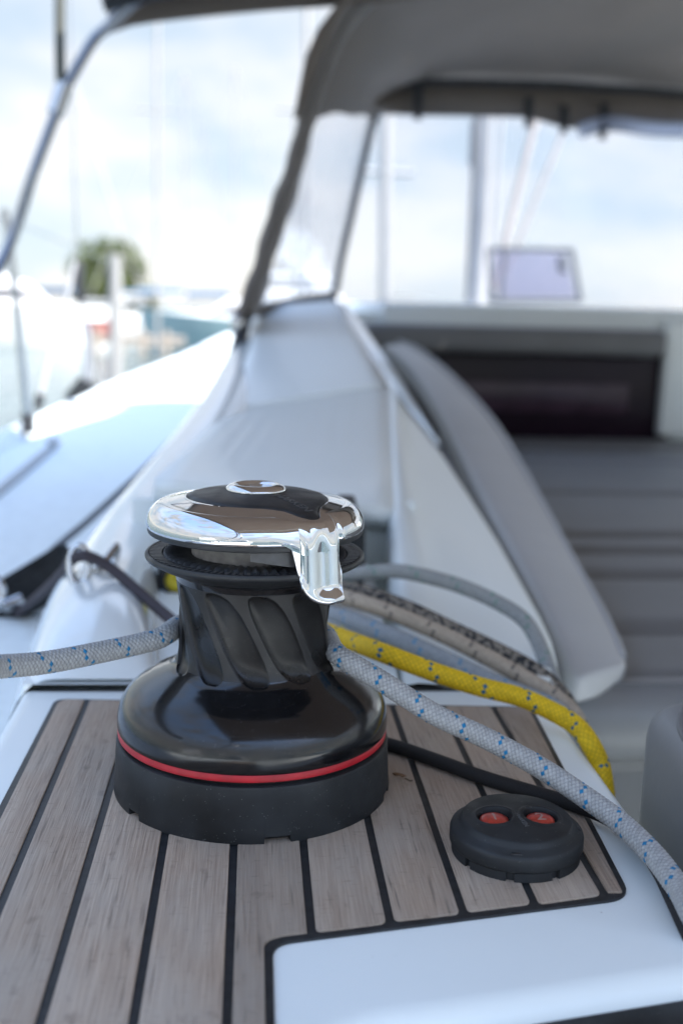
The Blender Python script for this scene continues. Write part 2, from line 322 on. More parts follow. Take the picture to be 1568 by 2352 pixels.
# translucent canvas for bimini and dodger
canvas_side = mat('taupe_canvas_lit', (0.52, 0.485, 0.46), 0.85, noise=(14, 0.18), bump=(900, 0.2, 0.0008))  # same canvas, paler to put sunlight glowing through into its colour
bimcan = mat('bimini_canvas', (0.24, 0.20, 0.175), 0.85, noise=(5, 0.08), bump=(900, 0.2, 0.0008))
for cm, tw, tcol in ((canvas, 0.30, (0.16, 0.14, 0.12, 1)), (canvas_side, 0.6, (0.42, 0.40, 0.38, 1)), (bimcan, 0.5, (0.36, 0.30, 0.255, 1))):
    t = cm.node_tree; b = t.nodes['Principled BSDF']; out = t.nodes['Material Output']
    tl = N(t, 'ShaderNodeBsdfTranslucent'); tl.inputs[0].default_value = tcol; ms = N(t, 'ShaderNodeMixShader'); ms.inputs[0].default_value = tw
    t.links.new(b.outputs[0], ms.inputs[1]); t.links.new(tl.outputs[0], ms.inputs[2]); t.links.new(ms.outputs[0], out.inputs[0])

# ------------------------------------------------------------------ water and shore
WZ = -1.35
tag(mk('water', [(-1500, -1500, WZ), (1500, -1500, WZ), (1500, 3000, WZ), (-1500, 3000, WZ)], [(0, 1, 2, 3)], waterm, smooth=False), kind='structure')

# ------------------------------------------------------------------ the sailboat's mouldings
boat = empty('sailboat', (0, 0, 0), 'white gelcoat sailboat deck with cockpit coaming, side deck and cabin', 'sailboat')
# winch plinth: white moulding round the teak, rounded edges, stepping down aft on the cockpit side
pl = [(-0.203, 0.205), (-0.200, 0.0), (-0.205, -0.6), (-0.02, -0.62), (0.03, -0.45), (0.035, -0.276), (0.12, -0.262), (0.27, -0.232), (0.264, -0.16), (0.262, -0.06), (0.262, 0.06), (0.262, 0.205)]
def fillet(poly, idx, r, n=6):
    P = [np.array(p, float) for p in poly]; out = []
    for i, p in enumerate(P):
        if i not in idx: out.append(p); continue
        a, b = P[i - 1], P[(i + 1) % len(P)]; u = (a - p) / np.linalg.norm(a - p); v = (b - p) / np.linalg.norm(b - p)
        A, B = p + u * r, p + v * r
        for k in range(n + 1):
            t = k / n; out.append((1 - t) ** 2 * A + 2 * t * (1 - t) * p + t * t * B)
    return out
prism('winch_plinth', fillet(pl, {5, 7}, 0.03), -0.5, -0.003, gel, boat, bevel=0.016, seg=5)
# lower cockpit-side step aft of the plinth with its dark tread strip
prism('cockpit_step', [(-0.19, -0.95), (0.62, -0.95), (0.62, -0.20), (0.30, -0.215), (0.03, -0.27), (-0.19, -0.3)], -0.6, -0.024, gel, boat, bevel=0.01)
P = [gz(1212, 2353, -0.016), gz(1600, 2292, -0.016), gz(1700, 2340, -0.016), gz(1700, 2500, -0.016), gz(1100, 2560, -0.016)]
tr = prism('step_tread', [p[:2] for p in P], -0.030, -0.014, blackpl, boat, bevel=0.004)
# ---- coaming
coam = empty('coaming', (0, 0, 0), None, None); coam.parent = boat
ridge_px = [(200, 1560, 0.20), (205, 1490, 0.225), (212, 1390, 0.30), (217, 1305, 0.42), (268, 1212, 0.62), (345, 1105, 0.85), (425, 1005, 1.10), (500, 912, 1.45), (560, 800, 2.0), (588, 715, 2.6), (600, 700, 3.4)]
secs = []
for i, (px, py, y) in enumerate(ridge_px):
    x, _, z = at(px, py, y); k = min(1, i / 3.0)
    wd = 0.075
    zi = 0.0 if y < 0.64 else z - 0.03
    zo = -0.2
    secs.append([(x - wd - 0.035, y, min(zo, z)), (x - wd - 0.005, y, min(zo * 0.3, z - 0.01) if z > 0 else zo), (x - wd * 0.72, y, z - 0.028 * k), (x - wd * 0.3, y, z - 0.004 * k), (x + wd * 0.2, y, z), (x + wd * 0.55, y, z - 0.010 * k), (x + wd * 0.75, y, z - 0.030 * k if y < 0.64 else z - 0.016), (x + wd * 0.85, y, min(zi, z - 0.02 * k)), (x + wd * 0.9, y, min(zi, z) - 0.05)])
loft('outer_rail', secs, gelgloss, coam, sub=2)
def quadstrip(name, rows, m, parent, sub=0, angle=30):
    return loft(name, [[r_ for r_ in row] for row in rows], m, parent, sub=sub, angle=angle)
A1, A2 = at(355, 1098, 0.62), at(905, 1165, 0.62); B1, B2 = at(520, 945, 1.45), at(893, 886, 1.45); C1, C2 = at(585, 702, 2.6), at(768, 690, 2.6)
def lerp(a, b, t): return np.array(a) * (1 - t) + np.array(b) * t
def panel(name, rows, m, parent, thick=0.03, n=10):
    o = loft(name, [[lerp(a, b, k / n) for k in range(n + 1)] for a, b in rows], m, parent, angle=30); solid(o, thick, -1); return o
A0, A0b = A1 + [0, -0.012, -0.012], A2 + [0, -0.012, -0.012]
panel('front_panel', [(A0, A0b), (A1, A2), (B1, B2)], gel, coam)
U1, U2 = B1 + [0.0, 0.012, 0.006], B2 + [0, 0.012, 0.006]
panel('upper_panel', [(B1 + [0, 0.004, -0.01], B2 + [0, 0.004, -0.01]), (U1, U2), (at(575, 790, 2.0), at(824, 775, 2.0)), (C1, C2)], gel, coam)
# inboard bevel between the panel and the backrest, and inner wall
bev = [(C2, at(800, 702, 2.55)), (at(824, 775, 2.0), at(862, 790, 1.95)), (U2, at(925, 880, 1.42)), (at(960, 965, 1.25), at(975, 960, 1.25)), (at(1005, 1025, 1.12), at(1012, 1022, 1.12))]
o = loft('inner_bevel', [[a, lerp(a, b, .5) + [0, 0, .004], b, np.array(b) + [0.0, 0, -0.03], np.array(b) + [0.02, 0, -0.4]] for a, b in bev], gelgloss, coam, angle=50)
# inboard block running aft beside the alcove
R = [at(893, 886, 1.45), at(899, 1010, 0.98), at(905, 1165, 0.62), at(915, 1330, 0.44), at(922, 1420, 0.36), at(926, 1500, 0.26), at(930, 1574, 0.20)]
Eg = [at(1000, 1022, 1.12), at(1070, 1130, 0.93), at(1140, 1240, 0.74), at(1225, 1395, 0.48), at(1250, 1450, 0.40), at(1262, 1500, 0.31), at(1262, 1562, 0.21)]
rows = []
for a, b in zip(R, Eg):
    rows.append([a + [-0.012, 0, -0.16], a + [-0.006, 0, -0.012], a, a + [0.012, 0, 0.002]] + [lerp(a, b, t) for t in (0.2, 0.4, 0.6, 0.8, 0.94)] + [b, b + [0.008, 0, -0.012], b + [0.012, 0, -0.3]])
loft('inner_block', rows, gel, coam, angle=60)
mk('block_end', [rows[-1][1], rows[-1][9], rows[-1][9] + np.array([0, 0, -.08]), rows[-1][1] + np.array([0, 0, -.08])], [(0, 1, 2, 3)], gel, coam)
# alcove: floor and rear wall
mk('alcove_floor', [(-0.20, 0.196, 0.002), (0.13, 0.196, 0.002), (0.15, 0.70, 0.012), (-0.2, 0.70, 0.012)], [(0, 1, 2, 3)], gel, coam)
box('alcove_rear_wall', ((A1[0] + A2[0]) / 2, 0.66, 0.02), (A2[0] - A1[0] + 0.06, 0.03, 0.135), gel, coam)
# dark seam where the coaming moulding meets the plinth
mk('seam', [(-0.185, 0.1975, -0.002), (0.262, 0.1955, -0.002), (0.262, 0.1915, -0.002), (-0.185, 0.1935, -0.002)], [(0, 1, 2, 3)], hem, coam)
# ---- side deck with sheer rising to the bow, toe rail and hull side
ys = np.array([-3.0, -1.5, -0.6, 0.0, 0.6, 1.2, 1.8, 2.4, 3.0, 3.6, 4.2, 4.9, 5.6, 6.4, 7.3, 8.6])
def dz(y): return float(np.interp(y, [-3, 2.6, 3.98, 4.92, 5.63, 7.3, 8.6], [-0.12, -0.12, -0.095, -0.045, 0.005, 0.06, 0.10]))
xo = np.interp(ys, [-3, 0, 1.2, 2.67, 3.98, 4.92, 5.63, 7.3, 8.6], [-0.82, -0.84, -0.83, -0.77, -0.69, -0.55, -0.38, -0.25, -0.1])
xi = np.interp(ys, [-3, 0.2, 0.6, 1.45, 2.6, 4, 7.3, 8.6], [-0.19, -0.20, -0.17, -0.12, -0.02, 0.15, 0.35, 0.45])
deck = loft('side_deck', [[(a, y, dz(y) + 0.0), (lerp(np.array([a]), np.array([b]), 0.35)[0], y, dz(y) + 0.012), (lerp(np.array([a]), np.array([b]), 0.7)[0], y, dz(y) + 0.014), (b + 0.05, y, dz(y) + 0.01)] for a, b, y in zip(xo, xi, ys)], nonskid, boat)
loft('toe_rail', [[(a - 0.04, y, dz(y) - 0.03), (a - 0.04, y, dz(y) + 0.035), (a - 0.025, y, dz(y) + 0.045), (a + 0.0, y, dz(y) + 0.04), (a + 0.02, y, dz(y) + 0.002)] for a, y in zip(xo, ys)], gel, boat, sub=1)
loft('hull_side', [[(a - 0.04, y, dz(y) - 0.02), (a - 0.03 + 0.02, y, dz(y) - 0.6), (a + 0.12, y, WZ - 0.3)] for a, y in zip(xo, ys)], gel, boat, sub=1)
tk = [gz(-260, 1335, -0.1), gz(0, 1122, -0.1), gz(122, 1022, -0.1)]
loft('deck_track', [[p + [-0.013, 0, -0.02], p + [-0.011, 0, 0.0], p + [0.011, 0, 0.0], p + [0.013, 0, -0.02]] for p in tk], mat('track_alloy', (0.30, 0.32, 0.35), 0.45, metal=0.6), boat, angle=30)
# ---- cabin: bulkhead, roof, front
K1 = 2.95
zroof = at(1200, 702, K1)[2]
roof = [(at(880, 690, K1)[0], K1), (3.2, K1), (3.0, 5.2), (2.2, 7.0), (0.9, 7.0), (0.35, 5.2)]
prism('cabin_roof', roof, zroof - 0.08, zroof, gel, boat, bevel=0.02)
prism('cabin_body', [(0.02, K1 + 0.25), (3.2, K1 + 0.08), (3.0, 5.2), (2.2, 7.2), (0.8, 7.2), (0.2, 5.2)], -0.3, zroof - 0.075, gel, boat)
bl, br = at(955, 800, K1), at(1528, 985, K1)
box('bulkhead', ((0.1 + 3.2) / 2, K1 + 0.05, -0.2), (3.1, 0.06, 1.04), gel, boat)
wn = box('bulkhead_window', ((bl[0] - 0.15 + br[0]) / 2, K1 + 0.004, (bl[2] + br[2]) / 2 - .025), (br[0] - bl[0] + 0.15, 0.05, bl[2] - br[2] + .07), darkwin, boat, bevel=0.008)
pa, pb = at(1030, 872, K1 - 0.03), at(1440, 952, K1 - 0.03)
pn = box('pane_or_reflection', ((pa[0] + pb[0]) / 2, K1 - 0.024, (pa[2] + pb[2]) / 2), (pb[0] - pa[0], 0.012, pa[2] - pb[2]), mat('purple_reflection', (0.055, 0.03, 0.05), 0.2, spec=0.3, noise=(4, 0.35)), None, bevel=0.004)  # purple reflection on the dark window, painted as a thin box
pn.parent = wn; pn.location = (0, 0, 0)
fr0 = at(1532, 740, K1 - 0.03); fr1 = at(1600, 1000, K1 - 0.03)
box('companionway_frame', ((fr0[0] + fr1[0]) / 2 + 0.02, K1 - 0.03, (fr0[2] + fr1[2]) / 2), (fr1[0] - fr0[0] + 0.06, 0.06, fr0[2] - fr1[2]), gel, boat, bevel=0.01)
# cockpit sole, starboard coaming far side and transom, so the place goes on out of frame
box('cockpit_sole', (1.3, 0.5, -0.68), (2.6, 5.0, 0.06), gel, boat)
box('starboard_coaming', (2.75, 0.2, -0.2), (0.3, 5.6, 0.5), gel, boat, bevel=0.04)
box('locker_front', (0.86, 1.68, -0.42), (1.24, 2.5, 0.49), pad_m, boat, bevel=0.01)

# ------------------------------------------------------------------ teak inlay
ti = empty('teak_inlay', (0, 0, 0), 'weathered grey brown teak inlay with black caulking under the winch', 'teak deck')
XL, XR = -0.167, 0.234
def yhi(x): return np.interp(x, [-0.167, 0.234], [0.170, 0.148]) 
def ylo_raw(x):
    x = np.asarray(x, float)
    a = np.interp(x, [0.012, 0.222], [-0.2030, -0.163])
    return np.where(x < 0.012, -0.60, a)
def xr_at(y): return np.interp(y, [-0.17, 0.15], [0.2195, 0.2385])
def outline(ins):
    """outline polygon of the inlay, inset by ins, corners rounded"""
    r = [(XL + ins, yhi(XL) - ins), (XL - 0.003 + ins, -0.60 + ins), (0.011 - ins, -0.60 + ins), (0.011 - ins, -0.2035 + ins), (0.2195 - ins, -0.1635 + ins), (0.2385 - ins, yhi(0.2385) - ins)]
    return r
cpoly = fillet(fillet(outline(0), {3}, 0.011), {0}, 0.012)
n0 = len(cpoly); cpoly = fillet(cpoly, {n0 - 2, n0 - 1}, 0.016)
prism('caulking', cpoly, -0.0045, -0.0013, caulk, ti, bevel=0.0006, seg=2)
lines = [XL + 0.0] + [-0.1390, -0.0980, -0.0550, -0.0115, 0.0320, 0.0757, 0.1180, 0.1605, 0.2040]
cw = 0.0025   # half caulk width
edges = []
edges.append((XL + 0.0045, lines[1] - cw))
for i in range(1, 9): edges.append((lines[i] + cw, lines[i + 1] - cw))
edges.append((lines[9] + cw, None))
for ei, (xa, xb) in enumerate(edges):
    n = 14; ins = 0.0046
    u = 0.5 - 0.5 * np.cos(np.linspace(0, PI, n))
    top, bot = [], []
    for t in u:
        if xb is None:
            yt = yhi(0.22) - ins; yb_ = -0.163 + ins
            xt = xa + (xr_at(yt) - ins - xa) * t; xbm = xa + (xr_at(yb_) - ins - xa) * t
        else:
            xt = xbm = xa + (xb - xa) * t; yt = yhi(xt) - ins; yb_ = float(ylo_raw(xbm)) + ins
            if xbm >= 0.011 - ins and xbm < 0.013: yb_ = -0.2035 + ins
        rr = 0.0035  # plank corner rounding
        e = 1 - min(1, min(t, 1 - t) * (0.04) / rr); dy = rr * (1 - math.sqrt(max(0, 1 - e * e)))
        # rounded notch round the cut-out corner of the inlay
        if xb is not None and xa < 0.011 < xb:
            q = 0.011 - ins
            if xbm < q - 0.010: yb_ = -0.60 + ins
            elif xbm < q: yb_ = -0.60 + ins if False else -0.2035 + ins - 0.010 * (1 - math.sqrt(max(0, 1 - ((xbm - (q - 0.010)) / 0.010) ** 2))) * -1 - 0.010 * 1
            if xbm >= q: yb_ = float(np.interp(xbm, [0.012, 0.222], [-0.2030, -0.163])) + ins
        if ei == 0 and t < 0.3: dy += 0.009 * (1 - t / 0.3) ** 2
        wob = 0.0006 * math.sin(40 * xt + ei * 3)
        top.append((xt, yt - dy + wob)); bot.append((xbm, yb_ + dy + wob))
    if edges[ei][1] is not None and xa < 0.011 < xb:
        # plank that runs on past the cut-out: a wide upper part and a narrower tail beside the cut-out
        q = 0.011 - ins; yc = -0.2035 + ins
        poly = [(xa, -0.6), (xa, yhi(xa) - ins), (xb, yhi(xb) - ins)]
        poly += [(xb, float(np.interp(xb, [0.012, 0.222], [-0.2030, -0.163])) + ins)]
        poly += [(q + 0.010, float(np.interp(q + .01, [0.012, 0.222], [-0.2030, -0.163])) + ins)]
        for k in range(1, 7):
            a_ = k / 6 * PI / 2
            poly.append((q + 0.010 - 0.010 * math.sin(a_), yc - 0.0095 + 0.010 * math.cos(a_)))
        poly += [(q, -0.6)]
    else:
        poly = top + bot[::-1]
    poly = [tuple(p) for p in poly]
    prism('plank', poly[::-1], -0.0042, 0.0, teak, ti, bevel=0.0005, seg=2)

# ------------------------------------------------------------------ the winch
wi = empty('winch', (0, 0, 0), 'black self tailing winch with chrome top and red ring on the teak', 'winch')
def base_skirt():
    slots = [(-1.405, 0.085), (-2.50, 0.06), (-0.30, 0.085), (1.2, 0.085), (2.8, 0.08)]
    ts = list(np.linspace(-PI, PI, 260, endpoint=False))
    for c, h in slots:
        for s in (-1, 1): ts += [c + s * h, c + s * (h + 0.004)]
    ts = np.array(sorted(ts))
    ins = np.zeros(len(ts), bool)
    for c, h in slots: ins |= np.abs(ts - c) <= h + 1e-6
    prof = [(0.0885, -0.001), (0.0962, -0.0008), (0.0964, 0.0022), (0.0958, 0.008), (0.0950, 0.022), (0.0944, 0.0345), (0.0938, 0.0362), (0.0925, 0.0368), (0.088, 0.0368)]
    V = []
    for r, z in prof:
        zz = np.where(ins & (z < 0.0045), 0.0045 + z * 0.05, z); V.append(np.stack([r * np.cos(ts), r * np.sin(ts), zz], -1))
    o = fastmesh('base_skirt', np.array(V).reshape(-1, 3), gridq(len(prof), len(ts), wrapv=True), blackpl, wi)
    o.data.set_sharp_from_angle(angle=math.radians(35))
base_skirt()
lathe('base_core', [(0.0, 0.0002), (0.0895, 0.0002), (0.0895, 0.045), (0.0, 0.045)], blackm, wi, 96)
lathe('red_ring', [(0.0900, 0.0390), (0.0926, 0.0392), (0.0932, 0.0398), (0.0933, 0.0434), (0.0929, 0.0440), (0.0900, 0.0442)], redm, wi, 220)
def drum():
    p, _ = crv([(0.0905, 0.0440), (0.0932, 0.0445), (0.0936, 0.0500), (0.0928, 0.0560), (0.0905, 0.0625), (0.0862, 0.0685), (0.0800, 0.0738), (0.0720, 0.0785), (0.0645, 0.0822), (0.0575, 0.0862), (0.0535, 0.0915), (0.0518, 0.0990), (0.0517, 0.1100), (0.0520, 0.1250), (0.0524, 0.1370), (0.0530, 0.1450), (0.0540, 0.1500), (0.0568, 0.1548), (0.0640, 0.1590)], 230)
    n = 720; th = np.linspace(-PI, PI, n, endpoint=False); NF = 11
    zz = p[:, 1][:, None]; rr = p[:, 0][:, None]
    zt, zb = 0.1475, 0.0872
    b = (zt - zz) / (zt - zb) * 2 - 1           # -1 at flute top, 1 at bottom
    shear = 0.36 * (zt - zz) / 0.055 + 0.05 * np.sin(b * 1.5)
    a = (th[None, :] + 1.72 - shear) / (2 * PI / NF); a = a - np.floor(a) - 0.5
    lim = 0.40
    aa = a / lim - 0.28 * np.clip(b, -1.2, 1.2) ** 3 * 0.8
    q = np.abs(aa) ** 3.2 + np.abs(b) ** 3.2
    d = 0.0044 * np.clip(1 - q, 0, 1) ** 0.40 * (0.72 + 0.28 * np.clip(-aa, -1, 1))
    r = rr - d
    V = np.stack([r * np.cos(th), r * np.sin(th), zz + 0 * th], -1).reshape(-1, 3)
    o = fastmesh('drum', V, gridq(len(p), n, wrapv=True), blackan, wi)
    o.data.materials.append(neck)
    o.data.materials.append(scoop)
    kr = np.repeat((p[:-1, 1] > 0.0905)[:, None], n, 1).astype(np.int32)
    kr[d[:-1] > 0.0004] = 2; kr[p[:-1, 1] > 0.1482] = 0
    o.data.polygons.foreach_set('material_index', kr.ravel()); o.data.update()
drum()
# lower jaw of the self tailer: lip, outer radial ribs, inner zigzag ribs
lathe('lower_jaw', [(0.0560, 0.1540), (0.0640, 0.1575), (0.0712, 0.1612), (0.0735, 0.1626), (0.0742, 0.1640), (0.0742, 0.1652), (0.0733, 0.1664), (0.0720, 0.1666), (0.0710, 0.1655), (0.0600, 0.1632), (0.040, 0.1624)], blackrub, wi, 240)
def ribs():
    V, F = [], []
    n = 96
    for i in range(n):
        t = 2 * PI * i / n; h = 0.010 
        for (r, zt_) in ((0.0630, 0.1660), (0.0710, 0.1664)):
            for s in (-1, 1):
                a = t + s * 0.0011 / r
                V += [(r * math.cos(a), r * math.sin(a), 0.1625), (r * math.cos(a), r * math.sin(a), zt_)]
        k = len(V) - 8; F += [(k + 1, k + 3, k + 7, k + 5), (k, k + 1, k + 5, k + 4), (k + 2, k + 6, k + 7, k + 3), (k, k + 2, k + 3, k + 1), (k + 4, k + 5, k + 7, k + 6)]
    mk('outer_ribs', V, F, ribm, wi, smooth=False)['kind'] = 'stuff'
    m = 60; th = np.linspace(0, 2 * PI, m * 4, endpoint=False); tri = np.abs(((np.arange(m * 4) / 4.0) % 1) * 2 - 1)
    rows = []
    for r, base, amp in ((0.0625, 0.1625, 0.0), (0.0612, 0.1638, 0.0020), (0.0600, 0.1658, 0.0034), (0.0560, 0.1662, 0.0034), (0.0480, 0.1656, 0.0028), (0.0420, 0.165, 0.001)):
        rv = r + (0.0012 * tri if r > 0.0585 else 0)
        rows.append(np.stack([rv * np.cos(th), rv * np.sin(th), base + amp * (tri - 0.5)], -1))
    fastmesh('zigzag_ribs', np.array(rows).reshape(-1, 3), gridq(len(rows), m * 4, wrapv=True), ribm, wi, smooth=False)
ribs()
lathe('spool', [(0.0430, 0.1600), (0.0430, 0.1690), (0.0455, 0.1790), (0.0460, 0.184)], greysp, wi, 120)
lathe('upper_jaw', [(0.0440, 0.1808), (0.0640, 0.1796), (0.0700, 0.1800), (0.0722, 0.1808), (0.0727, 0.1822), (0.0724, 0.1842), (0.0690, 0.1855)], blackrub, wi, 200)
# feeder block between the jaws, ahead of the chrome arm
fs = []
for t in np.linspace(-1.62, -0.95, 24):
    k = (t + 1.62) / 0.67; zb_ = 0.1740 - 0.0070 * k; ro = 0.0660 + 0.002 * k
    fs.append([(0.050 * math.cos(t), 0.050 * math.sin(t), zb_), (ro * math.cos(t), ro * math.sin(t), zb_), (ro * math.cos(t), ro * math.sin(t), 0.1810), (0.050 * math.cos(t), 0.050 * math.sin(t), 0.1812)])
loft('feeder', fs, ribm, wi, close=True, angle=40, caps=True)
# chrome cap with stripper arm
TA, TB = math.radians(-68.0), math.radians(-44.6)
def ztop(r): return 0.2078 - 0.0040 * (np.asarray(r) / 0.047) ** 2.2
def rin(t):
    ang = [-180, -148, -114, -100, -86, -78, -70, -64, -60, -56, -52.5, -48.7, -43, -36.7, -28, -13, 10, 38, 70, 100, 140, 180]
    rad = [0.0467, 0.0460, 0.0459, 0.0462, 0.0470, 0.0490, 0.0531, 0.0630, 0.0672, 0.0677, 0.0660, 0.0604, 0.0552, 0.0522, 0.0503, 0.0489, 0.0480, 0.0475, 0.0472, 0.047, 0.0468, 0.0467]
    return np.interp(np.degrees(t), ang, rad)
def smooth_periodic(f, th, k):
    dense = np.linspace(-PI, PI, 1440, endpoint=False); v = f(dense); ker = np.hanning(k); ker /= ker.sum()
    v = np.convolve(np.r_[v[-k:], v, v[:k]], ker, 'same')[k:-k]
    return np.interp(th, dense, v, period=2 * PI)
def cap():
    th = np.r_[np.linspace(-PI, TA - 0.25, 150, endpoint=False), np.linspace(TA - 0.25, TB + 0.2, 330, endpoint=False), np.linspace(TB + 0.2, PI, 280, endpoint=False)]
    n = len(th); ri = smooth_periodic(rin, th, 19)
    deg = np.degrees(th)
    wl = sm(-79.5, -67.0, deg); wr = 1 - sm(-45.6, -43.4, deg)
    wbulge = sm(-82, -64, deg) * (1 - sm(-46.5, -42.6, deg))
    # lower edge of skirt: shallow rim outside the arm, deep in the arm; big round at lower left
    wall = sm(-75.0, -68.6, deg) ** 1.7
    u = np.clip((deg + 68.6) / (44.6 + 0 - 68.6) * -1, 0, 1)   # 0 at left wall, 1 at right wall
    uu = np.clip((deg + 68.6) / 24.0, 0, 1)
    low = 0.1642 - 0.0185 * np.sqrt(np.clip(1 - (1 - np.clip(uu / 0.62, 0, 1)) ** 2, 0, 1))
    inarm = ((deg > -68.6) & (deg < -44.6))
    zbot = np.where(deg < -68.6, 0.1838 - (0.1838 - 0.1642) * wall, low)
    zbot = np.where(deg > -45.2, 0.1457 + (0.1838 - 0.1457) * sm(-45.2, -43.9, deg), zbot)
    wr_ = wbulge
    rmax = 0.0734 + 0.0026 * wr_ - 0.0022 * np.exp(-((deg + 42.6) / 1.6) ** 2)
    fluting = -0.0020 * np.exp(-((uu - 0.52) / 0.17) ** 2) - 0.0030 * np.clip(1 - uu / 0.22, 0, 1) ** 2 - 0.0020 * np.clip((uu - 0.86) / 0.14, 0, 1) ** 2
    fluting = np.where(inarm, fluting, 0.0)
    rows = []
    # bead at insert edge, dome, shoulder, skirt, lip, inside
    rows.append((ri - 0.0006, ztop(ri) - 0.003)); rows.append((ri, ztop(ri) - 0.0004)); rows.append((ri + 0.0005, ztop(ri) + 0.0002))
    rs = np.maximum(0.0600 + 0.0070 * wr_, ri + 0.0025)
    for k in np.linspace(0, 1, 14)[1:]:
        r = ri + 0.0005 + (rs - ri - 0.0005) * k; zz = ztop(r)
        rows.append((r, zz))
    zs = rows[-1][1]; ze = 0.1872 - 0.0085 * wr_
    for a in np.linspace(0, PI / 2, 22)[1:]:
        rows.append((rs + (rmax - rs) * math.sin(a) + fluting * math.sin(a) ** 5, ze + (zs - ze) * max(0.0, math.cos(a)) ** 1.12))
    hb = 0.0022
    for k in np.linspace(0, 1, 30)[1:]:
        zz = ze + (zbot + hb - ze) * k
        depth = np.clip((ze - zz) / 0.013, 0, 1); fade = 1.0; tilt = 0.0035 * np.clip((ze - zz) / 0.04, 0, 1) * sm(0.0, 0.05, uu) * (1 - sm(0.97, 1.0, uu)) 
        tail = sm(0.0105, 0.003, zz - zbot) * inarm
        lip = 0.0050 * sm(0.0120, 0.002, zz - zbot) * sm(0.30, 0.75, uu) * inarm
        rows.append((rmax + tilt + fluting * fade * (1 - tail) + lip * 0.6, zz))
    rl = rows[-1][0]
    for a in np.linspace(0, PI, 9)[1:]:
        rows.append((rl - 0.0016 * (1 - math.cos(a)) , zbot + hb - hb * math.sin(a)))
    rows.append((rmax - 0.0050, np.minimum(zbot + 0.014, 0.1846)))
    rows.append((rmax - 0.0050, np.maximum(zbot + 0.004, 0.1850 + 0 * zbot)))
    rows.append((0.066 + 0 * rl, 0.1852 + 0 * zbot))
    V = np.array([np.stack([r * np.cos(th), r * np.sin(th), zz + 0 * th], -1) for r, zz in rows]).reshape(-1, 3)
    o = fastmesh('chrome_cap', V, gridq(len(rows), n, wrapv=True), chrome, wi)
    # black insert
    rows = []
    rows.append(((ri - 0.0005), ztop(ri) - 0.003)); rows.append((ri - 0.0006, ztop(ri) - 0.0004)); rows.append((ri - 0.0013, ztop(ri) + 0.0007))
    for k in np.linspace(0, 1, 12)[1:]:
        r = (ri - 0.0013) * (1 - k) + 0.012 * k; rows.append((r, ztop(r) + 0.0009))
    V = np.array([np.stack([r * np.cos(th), r * np.sin(th), zz + 0 * th], -1) for r, zz in rows]).reshape(-1, 3)
    return fastmesh('cap_insert', V, gridq(len(rows), n, wrapv=True), blackrub, wi)
insert = cap()
def text_mesh(name, body, size, xf, m, parent, extrude=0.0003, spacing=1.0, bold=0.0):
    """lettering as a mesh: xf maps (x, y, h) of the flat text to a point in the scene"""
    cu = bpy.data.curves.new(name, 'FONT'); cu.body = body; cu.size = size; cu.extrude = extrude; cu.align_x = 'CENTER'; cu.align_y = 'CENTER'; cu.space_character = spacing; cu.offset = bold
    cu.resolution_u = 3
    tmp = bpy.data.objects.new('tmp', cu); COL.objects.link(tmp); dg = bpy.context.evaluated_depsgraph_get()
    me = bpy.data.meshes.new_from_object(tmp.evaluated_get(dg)); bpy.data.objects.remove(tmp, do_unlink=True)
    for v in me.vertices: v.co = Vector(xf(v.co.x, v.co.y, v.co.z))
    me.name = name; return link(name, me, m, parent, smooth=False)
lettm = mat('letter_plastic', (0.055, 0.058, 0.062), 0.38, noise=(400, 0.3))
ta = math.radians(-54)
def cap_txt(x, y, h):
    # baseline runs outwards along the lobe, letters rising to its right side
    r0 = 0.0400; ux, uy = math.cos(ta), math.sin(ta)
    X = ux * (r0 + x) + -uy * y; Y = uy * (r0 + x) + ux * y
    return (X, Y, float(ztop(math.hypot(X, Y))) + 0.0010 + h)
text_mesh('cap_lettering', 'HARKEN', 0.0088, cap_txt, lettm, wi, 0.00035, 1.02, 0.0001)
# crown screw with star socket
lathe('crown_screw', [(0.0185, 0.2065), (0.0200, 0.2075), (0.0203, 0.2090), (0.0199, 0.2103), (0.0180, 0.2118), (0.0155, 0.2126), (0.0138, 0.2126), (0.0128, 0.2118), (0.0122, 0.2105)], chrome, wi, 140, angle=None)
def socket():
    n = 96; t = np.linspace(0, 2 * PI, n, endpoint=False); rr = 0.0118 - 0.0016 * np.abs(np.cos(4 * t)) ** 0.8
    rows = [(0.0123 + 0 * t, 0.2106), (rr, 0.2098), (rr * 0.97, 0.2040), (rr * 0.2, 0.2032)]
    fastmesh('star_socket', np.array([np.stack([r * np.cos(t), r * np.sin(t), z + 0 * t], -1) for r, z in rows]).reshape(-1, 3), gridq(4, n, wrapv=True), steel, wi)
    lathe('socket_floor', [(0.0, 0.2034), (0.011, 0.2034)], blackm, wi, 48)
socket()

